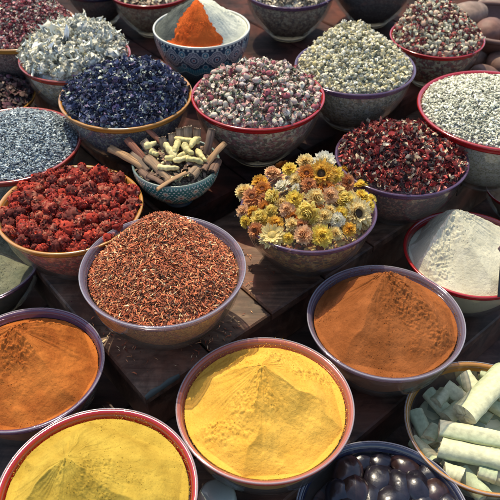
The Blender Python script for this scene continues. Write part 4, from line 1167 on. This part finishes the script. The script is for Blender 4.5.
ging_m = tint_mat("ginger_skin", .75, .22, .35, 170)
def finger(L, r, seed, n=28, m=16):
    rs = np.random.default_rng(seed); V = []
    ph = rs.uniform(0, 6, 4); bend = rs.uniform(-.12, .12)
    for i in range(n):
        u = i / (n - 1); w = r * (max(0, 1 - (2 * u - 1) ** 6)) ** .5 * (1 + .11 * math.sin(u * 8 + ph[0]) + .09 * math.sin(u * 19 + ph[1])) * (1 - .25 * u) + 1e-5
        cy_, cz_ = bend * L * math.sin(math.pi * u), .03 * L * math.sin(u * 4 + ph[2])
        for k in range(m):
            a = 2 * math.pi * k / m; ww = w * (1 + .12 * math.sin(2 * a + ph[3] + u * 5) + .07 * math.sin(5 * a + ph[1] + u * 2) + rs.normal(0, .02))
            V.append([L * u, cy_ + ww * math.cos(a), cz_ + ww * math.sin(a)])
    V = np.array(V).reshape(n, m, 3)
    i = np.arange(n - 1)[:, None]; j = np.arange(m)[None]; j2 = (j + 1) % m
    return V.reshape(-1, 3), np.stack([i * m + j, i * m + j2, (i + 1) * m + j2, (i + 1) * m + j], -1).reshape(-1, 4)
gin = [(172, 137, 198, 143, .030, .0056, "long pale yellow ginger finger across the top of the pile"), (166, 143, 174, 156, .030, .0066, "knobbly ginger finger standing at the left of the pile"),
       (178, 140, 174, 153, .032, .0058, "short ginger finger beside the left knob of the pile"), (165, 158, 186, 152, .026, .0052, "ginger finger lying across the middle of the pile"),
       (173, 161, 190, 156, .022, .0052, "ginger finger just below the middle one"), (183, 143, 193, 153, .032, .0060, "stubby ginger finger slanting right at the centre"),
       (190, 147, 200, 139, .032, .0054, "ginger finger rising to the upper right"), (157, 166, 178, 168, .018, .0050, "lowest ginger finger lying above the long thin stick"),
       (186, 158, 202, 163, .020, .0054, "ginger finger at the lower right of the pile"), (196, 150, 206, 160, .022, .0050, "small ginger finger at the right edge of the pile"),
       (145, 147, 155, 143, .026, .0058, "pale ginger knob at the far left of the pile"), (150, 150, 158, 155, .022, .0050, "small pale ginger knob left of the hollow quill")]
for i, (x0, y0, x1, y1, h, r, lab) in enumerate(gin):
    p0 = at(x0, y0, ZP + h); p1 = at(x1, y1, ZP + h - .004)
    L = float(np.linalg.norm(p1 - p0)); V, Fa = finger(L * 1.08, r * 1.12, i)
    c = np.array([(.56, .47, .20), (.60, .51, .24), (.46, .40, .17)][i % 3])
    g = Geo(); g.add(V, Fa, c[None] * np.clip(1 + .12 * np.sin(V[:, :1] * 900), .6, 1.2)); o = g.build("ginger_finger", ging_m); span(o, p0, p1, random.uniform(0, 3))
    tag(o, lab, "ginger", "ginger fingers in the green painted bowl")
mP = Mound('P', (178, 154), .012, edge=-.010, k=1.4, rc=.90, rough=.003, rscale=30, seed=81, tip=.3)
flake_heap("bark_chips", "brown bark chips under the cinnamon sticks in the green bowl", "bark", mP, bed_mat("bark_bed", [(.10, .06, .04), (.2, .13, .08), (.05, .03, .02)], 150), flake_m,
           [(350, wide, .014, [((.2, .12, .08), (.26, .17, .11)), ((.09, .05, .035), (.13, .08, .05)), ((.42, .38, .2), (.46, .42, .24))], .8, None, (0, .006))])

# ------------------------------------------------------------------ Z: pale chalky sticks
chalk_m = tint_mat("green_chalk", .7, .16, .35, 120, spec=.3)
def chalk(L, r, flat=.85, col=(.56, .55, .34), side=(.38, .43, .26), n=20, m=32, seed=0):
    """a snapped stick: nearly round body, rough broken end faces with a crisp edge"""
    rs = np.random.default_rng(seed); V, C = [], []; ph = rs.uniform(0, 6, 4); fl_ = rs.uniform(0, 6); cut = rs.uniform(-.25, .25, 2)
    us = np.linspace(0, 1, n)
    def sec(u, k, sc=1.0):
        a = 2 * math.pi * k / m
        w = r * (1 + .05 * math.sin(2 * a + ph[0]) + .03 * math.sin(u * 6 + ph[1]) + .018 * math.sin(u * 23 + 3 * a) + rs.normal(0, .006))
        d = math.cos(a - fl_)
        if d > .80: w *= .80 / d            # one split, flat side
        d = math.cos(a - fl_ - 2.2)
        if d > .88: w *= .88 / d
        x = u * L + (cut[0] if u < .5 else cut[1]) * w * math.cos(a) * (1 if u in (0, 1) else 0)
        return [x, w * sc * math.cos(a), w * sc * math.sin(a) * flat], a
    for u in us:
        for k in range(m):
            p_, a = sec(float(u), k); V.append(p_)
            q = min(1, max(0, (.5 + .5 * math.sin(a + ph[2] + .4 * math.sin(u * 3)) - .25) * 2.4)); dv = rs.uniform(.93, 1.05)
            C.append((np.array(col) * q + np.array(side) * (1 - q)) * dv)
    i = np.arange(n - 1)[:, None]; j = np.arange(m)[None]; j2 = (j + 1) % m
    F4 = np.stack([i * m + j, i * m + j2, (i + 1) * m + j2, (i + 1) * m + j], -1).reshape(-1, 4).tolist()
    for e in (0, n - 1):
        base_ = np.array(V[e * m:(e + 1) * m]); cen = base_.mean(0); st = len(V)
        for sc in (1, .75, .5, .25, .02):
            for k in range(m):
                q = cen + (base_[k] - cen) * sc
                if sc < 1: q = q + np.array([rs.normal(0, .05) * r, 0, 0])
                V.append(list(q)); C.append(np.array((.58, .52, .33)) * rs.uniform(.78, 1.05))
        for a_ in range(4):
            F4 += [[st + a_ * m + k, st + a_ * m + (k + 1) % m, st + (a_ + 1) * m + (k + 1) % m, st + (a_ + 1) * m + k] for k in range(m)]
    return np.array(V), F4, np.array(C)
RZ = BOWLS['Z']; zr = RZ['c'][2]
ch = [  # x0,y0,h0, x1,y1,h1, radius, words
    (440, 447, .002, 520, 464, .000, 0.0201, "long thick pale green stick with grey green underside along the front of its bowl"),
    (439, 428, .012, 522, 444, .008, 0.0152, "long slim cream stick lying just behind the front one"),
    (464, 416, .018, 506, 372, .012, 0.0232, "thickest pale green stick slanting up to the right edge"),
    (446, 386, -.004, 472, 405, -.010, 0.0152, "broken cream stick with a brown end at the back left of the bowl"),
    (463, 376, -.002, 478, 396, -.006, 0.0171, "short cream stub standing by the back rim"),
    (428, 392, -.018, 452, 418, -.022, 0.0152, "shaded stick slanting at the left inside of the bowl"),
    (415, 412, -.024, 432, 446, -.028, 0.0152, "shaded stick lying deepest along the left wall"),
    (436, 462, -.020, 412, 440, -.026, 0.0134, "cream stick low under the long ones at lower left"),
    (424, 470, -.030, 450, 486, -.034, 0.0152, "pale stick against the front glass at left"),
    (460, 470, -.024, 486, 498, -.030, 0.0165, "pale stick pressed against the front glass in the middle"),
    (492, 474, -.020, 520, 484, -.022, 0.0159, "pale stick pressed against the front glass at right"),
    (486, 400, -.014, 520, 420, -.016, 0.0146, "stick in shade below the thickest one at the right edge"),
    (480, 372, -.018, 500, 382, -.020, 0.0146, "stick by the back rim right of the stub"),
    (436, 404, -.012, 446, 392, -.010, .0150, "stubby chunk between the two shaded sticks at the left"),
    (446, 420, -.014, 460, 408, -.012, .0160, "stubby chunk between the long slim stick and the thickest one"),
    (428, 440, -.018, 436, 428, -.016, .0140, "stubby chunk at the left ends of the long sticks"),
    (444, 470, -.012, 462, 476, -.014, .0150, "stubby chunk just in front of the long thick stick"),
    (478, 470, -.012, 496, 476, -.012, .0150, "second stubby chunk in front of the long thick stick, farther right"),
    (494, 396, -.006, 510, 388, -.008, .0150, "stubby chunk by the right edge behind the thickest stick"),
    (458, 404, -.030, 490, 420, -.034, 0.0159, "stick buried in the middle under the thickest one"),
]
for i, (x0, y0, h0, x1, y1, h1, r, lab) in enumerate(ch):
    p0 = at(x0, y0, zr + h0); p1 = at(x1, y1, zr + h1); L = float(np.linalg.norm(p1 - p0))
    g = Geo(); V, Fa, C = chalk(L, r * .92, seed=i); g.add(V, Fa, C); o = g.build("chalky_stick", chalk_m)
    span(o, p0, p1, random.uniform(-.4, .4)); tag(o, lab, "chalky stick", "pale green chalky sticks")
mZ = Mound('Z', (485, 424), -.034, edge=-.040, k=1.5, rc=.84, rough=.003, rscale=30, seed=83, tip=.3)
g = Geo(); mZ.solid(g, 30, 100)
tag(g.build("chalk_chunks", bed_mat("chalk_bed", [(.22, .23, .14), (.12, .14, .09), (.27, .26, .17)], 32), loc=mZ.c), "broken pale green chunks filling the bowl under the chalky sticks", "chalk", kind="stuff")

# ------------------------------------------------------------------ Y: glossy dark stones
stone_m = tint_mat("polished_stone", .30, .5, .35, 85, coat=.25, spec=.5)
RY = BOWLS['Y']; zy = RY['c'][2]
st = [(348, 474, 13, 1.25, 70), (351, 491, 15, 1.2, 120), (379, 481, 14, 1.25, 60), (400, 487, 11, 1.5, 95), (408, 468, 12, 1.35, 150), (381, 461, 11, 1.3, 20), (417, 488, 13, 1.3, 100), (438, 493, 14, 1.1, 30),
      (362, 462, 10, 1.2, 40), (428, 473, 11, 1.2, 10), (393, 501, 14, 1.2, 20), (370, 503, 13, 1.3, 100), (338, 494, 11, 1.2, 80), (343, 510, 12, 1.1, 10), (420, 508, 14, 1.2, 60), (446, 508, 12, 1.2, 110), (396, 456, 9, 1.2, 60)]
items = [(a, b, "brown" if i in (0, 1, 4, 7) else "black") for i, (a, b, *_) in enumerate(st)]
labs = unique_labels(items, [(470, "in the back row of the dark rimmed bowl"), (485, "in the middle row of the dark rimmed bowl"), (999, "by the bottom edge in the dark rimmed bowl")], "glossy %s stone %s")
for i, (px, py, r, el, ang) in enumerate(st):
    hz = -.022 - .004 * (i % 3); q = at(px, py, zy + hz); rr_ = 1.14 * r / F_PX * np.linalg.norm(q - np.array([0, 0, CZ]))
    c = (.028, .013, .012) if items[i][2] == "brown" else (.010, .008, .013)
    V, Fa, Sx = t_ball(26, 18, 2 * el, 2.0, 1.5, 0); V = V * (1 + .10 * fbm(V[:, :1] * 1.3 + i, V[:, 1:2] * 1.3 + V[:, 2:], i, 2) - .03 * np.abs(fbm(V[:, :1] * 4 + i, V[:, 1:2] * 1.5 + V[:, 2:] * 3, i, 2)))
    g = Geo(); g.add(V * rr_, Fa, np.array(c)); o = g.build("polished_stone", stone_m)
    o.matrix_world = Matrix.Translation(Vector(q)) @ Euler((random.uniform(-.3, .3), random.uniform(-.3, .3), math.radians(ang))).to_matrix().to_4x4()
    tag(o, labs[i], "stone", "glossy dark stones")
mY = Mound('Y', (383, 516), -.040, edge=-.046, k=1.5, rc=.86, rough=.006, rscale=40, seed=85, tip=.3)
g = Geo(); mY.solid(g, 30, 100)
tag(g.build("stone_layer", bed_mat("stone_bed", [(.015, .01, .012), (.03, .015, .013), (.01, .01, .012)], 40), loc=mY.c), "dark stones packed lower in the dark rimmed bowl", "stones", kind="stuff")

# ------------------------------------------------------------------ clay bowl of large brown nuts, top right
d = ray(494, 44); Rn = .148; zb = Z0 + .001
cN = at(500, 23, Z0 + .075)
clay_m, nt, p = new_mat("clay"); nz = N(nt, "ShaderNodeTexNoise", Scale=30.0, Detail=6.0); r_ = N(nt, "ShaderNodeValToRGB")
r_.color_ramp.elements[0].color = (.06, .03, .022, 1); r_.color_ramp.elements[1].color = (.17, .08, .055, 1); nt.links.new(nz.outputs["Fac"], r_.inputs[0]); nt.links.new(r_.outputs[0], p.inputs["Base Color"]); p.inputs["Roughness"].default_value = .6
root = empty("clay_bowl", (cN[0], cN[1], zb)); tag(root, "brown clay bowl holding large nuts in the top right corner", "bowl")
Rc = .122; Hc = .075
g = Geo(); V, Fa = lathe([(0, 0)] + [((.45 + .55 * math.sin(math.pi / 2 * t)) * Rc, Hc * t) for t in np.linspace(0, 1, 16)] + [((.45 + .55 * math.sin(math.pi / 2 * t)) * Rc - .007, .006 + (Hc - .008) * t) for t in np.linspace(1, 0, 16)] + [(0, .006)], 96)
g.add(V, Fa, WHITE); g.build("bowl_body", clay_m, root)
k = [(math.cos(q) * .0062 + Rc - .002, math.sin(q) * .0062 + Hc) for q in np.linspace(0, 2 * math.pi, 11)[:-1]]
g = Geo(); V, Fa = lathe(k[::-1], 96, True); g.add(V, Fa, WHITE); g.build("rim", clay_m, root)
nut_m = tint_mat("nut_shell", .6, .35, .5, 55)
nuts = [(467, 17, 17, 1.45, 25, .065, "topmost large oval brown nut in the clay bowl, pale on top"), (489, 31, 15, 1.35, 60, .060, "reddish brown nut right of the topmost one in the clay bowl"), (500, 64, 15, 1.25, 100, .022, "brown nut by the right edge in front of the clay bowl"),
        (475, 52, 14, 1.3, 80, .022, "shaded brown nut beside the red rimmed bowl of buds"), (510, 30, 14, 1.3, 30, .06, "brown nut in the clay bowl partly cut by the right edge"), (484, 76, 13, 1.3, 0, .02, "dark nut lying behind the pale seeds"), (492, 8, 13, 1.3, 150, .05, "nut against the far wall of the clay bowl")]
for i, (px, py, r, el, ang, h, lab) in enumerate(nuts):
    q = at(px, py, zb + h); rr_ = r * .88 / F_PX * np.linalg.norm(q - np.array([0, 0, CZ]))
    V, Fa, Sx = t_ball(28, 20, 2 * el, 1.9, 1.8, 0); V[:, 1:] *= (1 - .12 * V[:, :1]); V = V * (1 + .04 * fbm(V[:, :1] * 2 + i, V[:, 1:2] * 2 + V[:, 2:], i, 3))
    g = Geo(); g.add(V * rr_, Fa, np.array([(.22, .15, .11), (.17, .085, .06), (.16, .09, .065)][i % 3])); o = g.build("large_nut", nut_m)
    o.matrix_world = Matrix.Translation(Vector(q)) @ Euler((0, random.uniform(-.3, .1), math.radians(ang))).to_matrix().to_4x4()
    tag(o, lab, "nut", "large brown nuts in the clay bowl")

# ------------------------------------------------------------------ small frosted cup and the dark card
cup_m = glass_mat("frosted_cup", (.62, .72, .66), (.38, .45, .40), .8, .35)
q = at(217, 494, Z2 + .05)
root = empty("frosted_cup", (q[0], q[1], Z2 + .001)); tag(root, "small frosted pale green cup upside down between the two yellow powder bowls", "cup")
g = Geo(); V, Fa = lathe([(.031, 0), (.030, .02), (.028, .040), (.0255, .0475), (.0215, .050), (0, .0505), (0, .0485), (.021, .048), (.024, .0455), (.0262, .039), (.028, .02), (.029, 0)], 72); g.add(V, Fa, WHITE)
g.build("cup_body", cup_m, root)
g = Geo(); V, Fa = lathe([(.029, 0), (.0325, 0), (.033, .002), (.031, .0035)], 72, True); g.add(V, Fa, WHITE); g.build("cup_rim", cup_m, root)

card_m, nt, p = new_mat("black_card"); p.inputs["Base Color"].default_value = (.008, .008, .01, 1); p.inputs["Roughness"].default_value = .5
emb_m, nt, p = new_mat("card_emblem"); p.inputs["Base Color"].default_value = (.22, .12, .10, 1); p.inputs["Roughness"].default_value = .5
emw_m, nt, p = new_mat("card_emblem_edge"); p.inputs["Base Color"].default_value = (.55, .5, .42, 1)
pA = at(497.5, 297, Z2 + BOWLS['N']['H'] + .004); 
root = empty("black_card", (pA[0], pA[1], pA[2])); root.rotation_euler = (math.radians(-28), 0, 0)
tag(root, "narrow black card standing in the white powder at the right edge", "card")
def slab(g, x0, x1, y0, y1, z0, z1):
    V = [[x0, y0, z0], [x1, y0, z0], [x1, y1, z0], [x0, y1, z0], [x0, y0, z1], [x1, y0, z1], [x1, y1, z1], [x0, y1, z1]]
    g.add(V, [[0, 3, 2, 1], [4, 5, 6, 7], [0, 1, 5, 4], [1, 2, 6, 5], [2, 3, 7, 6], [3, 0, 4, 7]], WHITE)
g = Geo(); slab(g, 0, .05, 0, .0015, 0, .082); g.build("card_board", card_m, root, smooth=False)
def rhomb(g, cx, cz, a, b, y0, y1):
    V = [[cx - a, y0, cz], [cx, y0, cz - b], [cx + a, y0, cz], [cx, y0, cz + b], [cx - a, y1, cz], [cx, y1, cz - b], [cx + a, y1, cz], [cx, y1, cz + b]]
    g.add(V, [[0, 1, 2, 3], [7, 6, 5, 4], [0, 4, 5, 1], [1, 5, 6, 2], [2, 6, 7, 3], [3, 7, 4, 0]], WHITE)
g = Geo(); rhomb(g, .0005, .086, .0075, .0105, -.003, -.001); g.build("emblem", emb_m, root, smooth=False)
g = Geo(); rhomb(g, .0005, .086, .0035, .005, -.0036, -.003); g.build("emblem_mark", emw_m, root, smooth=False)

# crumbs spilled on the boards
g = Geo()
for cx_, cy_, n_, pal_, t_, sz in ((215, 340, 160, palB, slivers, .008), (120, 345, 90, palB, slivers, .008), (245, 270, 60, palB, slivers, .008), (100, 280, 40, palF, crump, .007), (235, 190, 70, [((.5, .4, .25), (.5, .42, .3))], wide, .005)):
    q = at(cx_, cy_, Z1)
    P_ = np.stack([q[0] + rng.normal(0, .035, n_), q[1] + rng.normal(0, .035, n_), np.full(n_, Z1 + .0015)], -1)
    uv = np.linalg.solve(np.array([UD, VD]).T, (P_[:, :2] - K1).T)
    P_ = P_[(uv[0] > .006) & (uv[1] > .006)]                     # only where there is board under them
    scatter(g, P_, t_, sz * .8, pal_, .15)
tag(g.build("spilled_crumbs", flake_m), "crumbs and flakes spilled on the bare wooden boards between the bowls", "crumbs", kind="stuff")

# overall check of the scene's own data
for o in COL.objects:
    if o.type == 'MESH' and o.parent is None and "label" not in o.keys() and o.get("kind") != "structure": print("UNLABELLED", o.name)
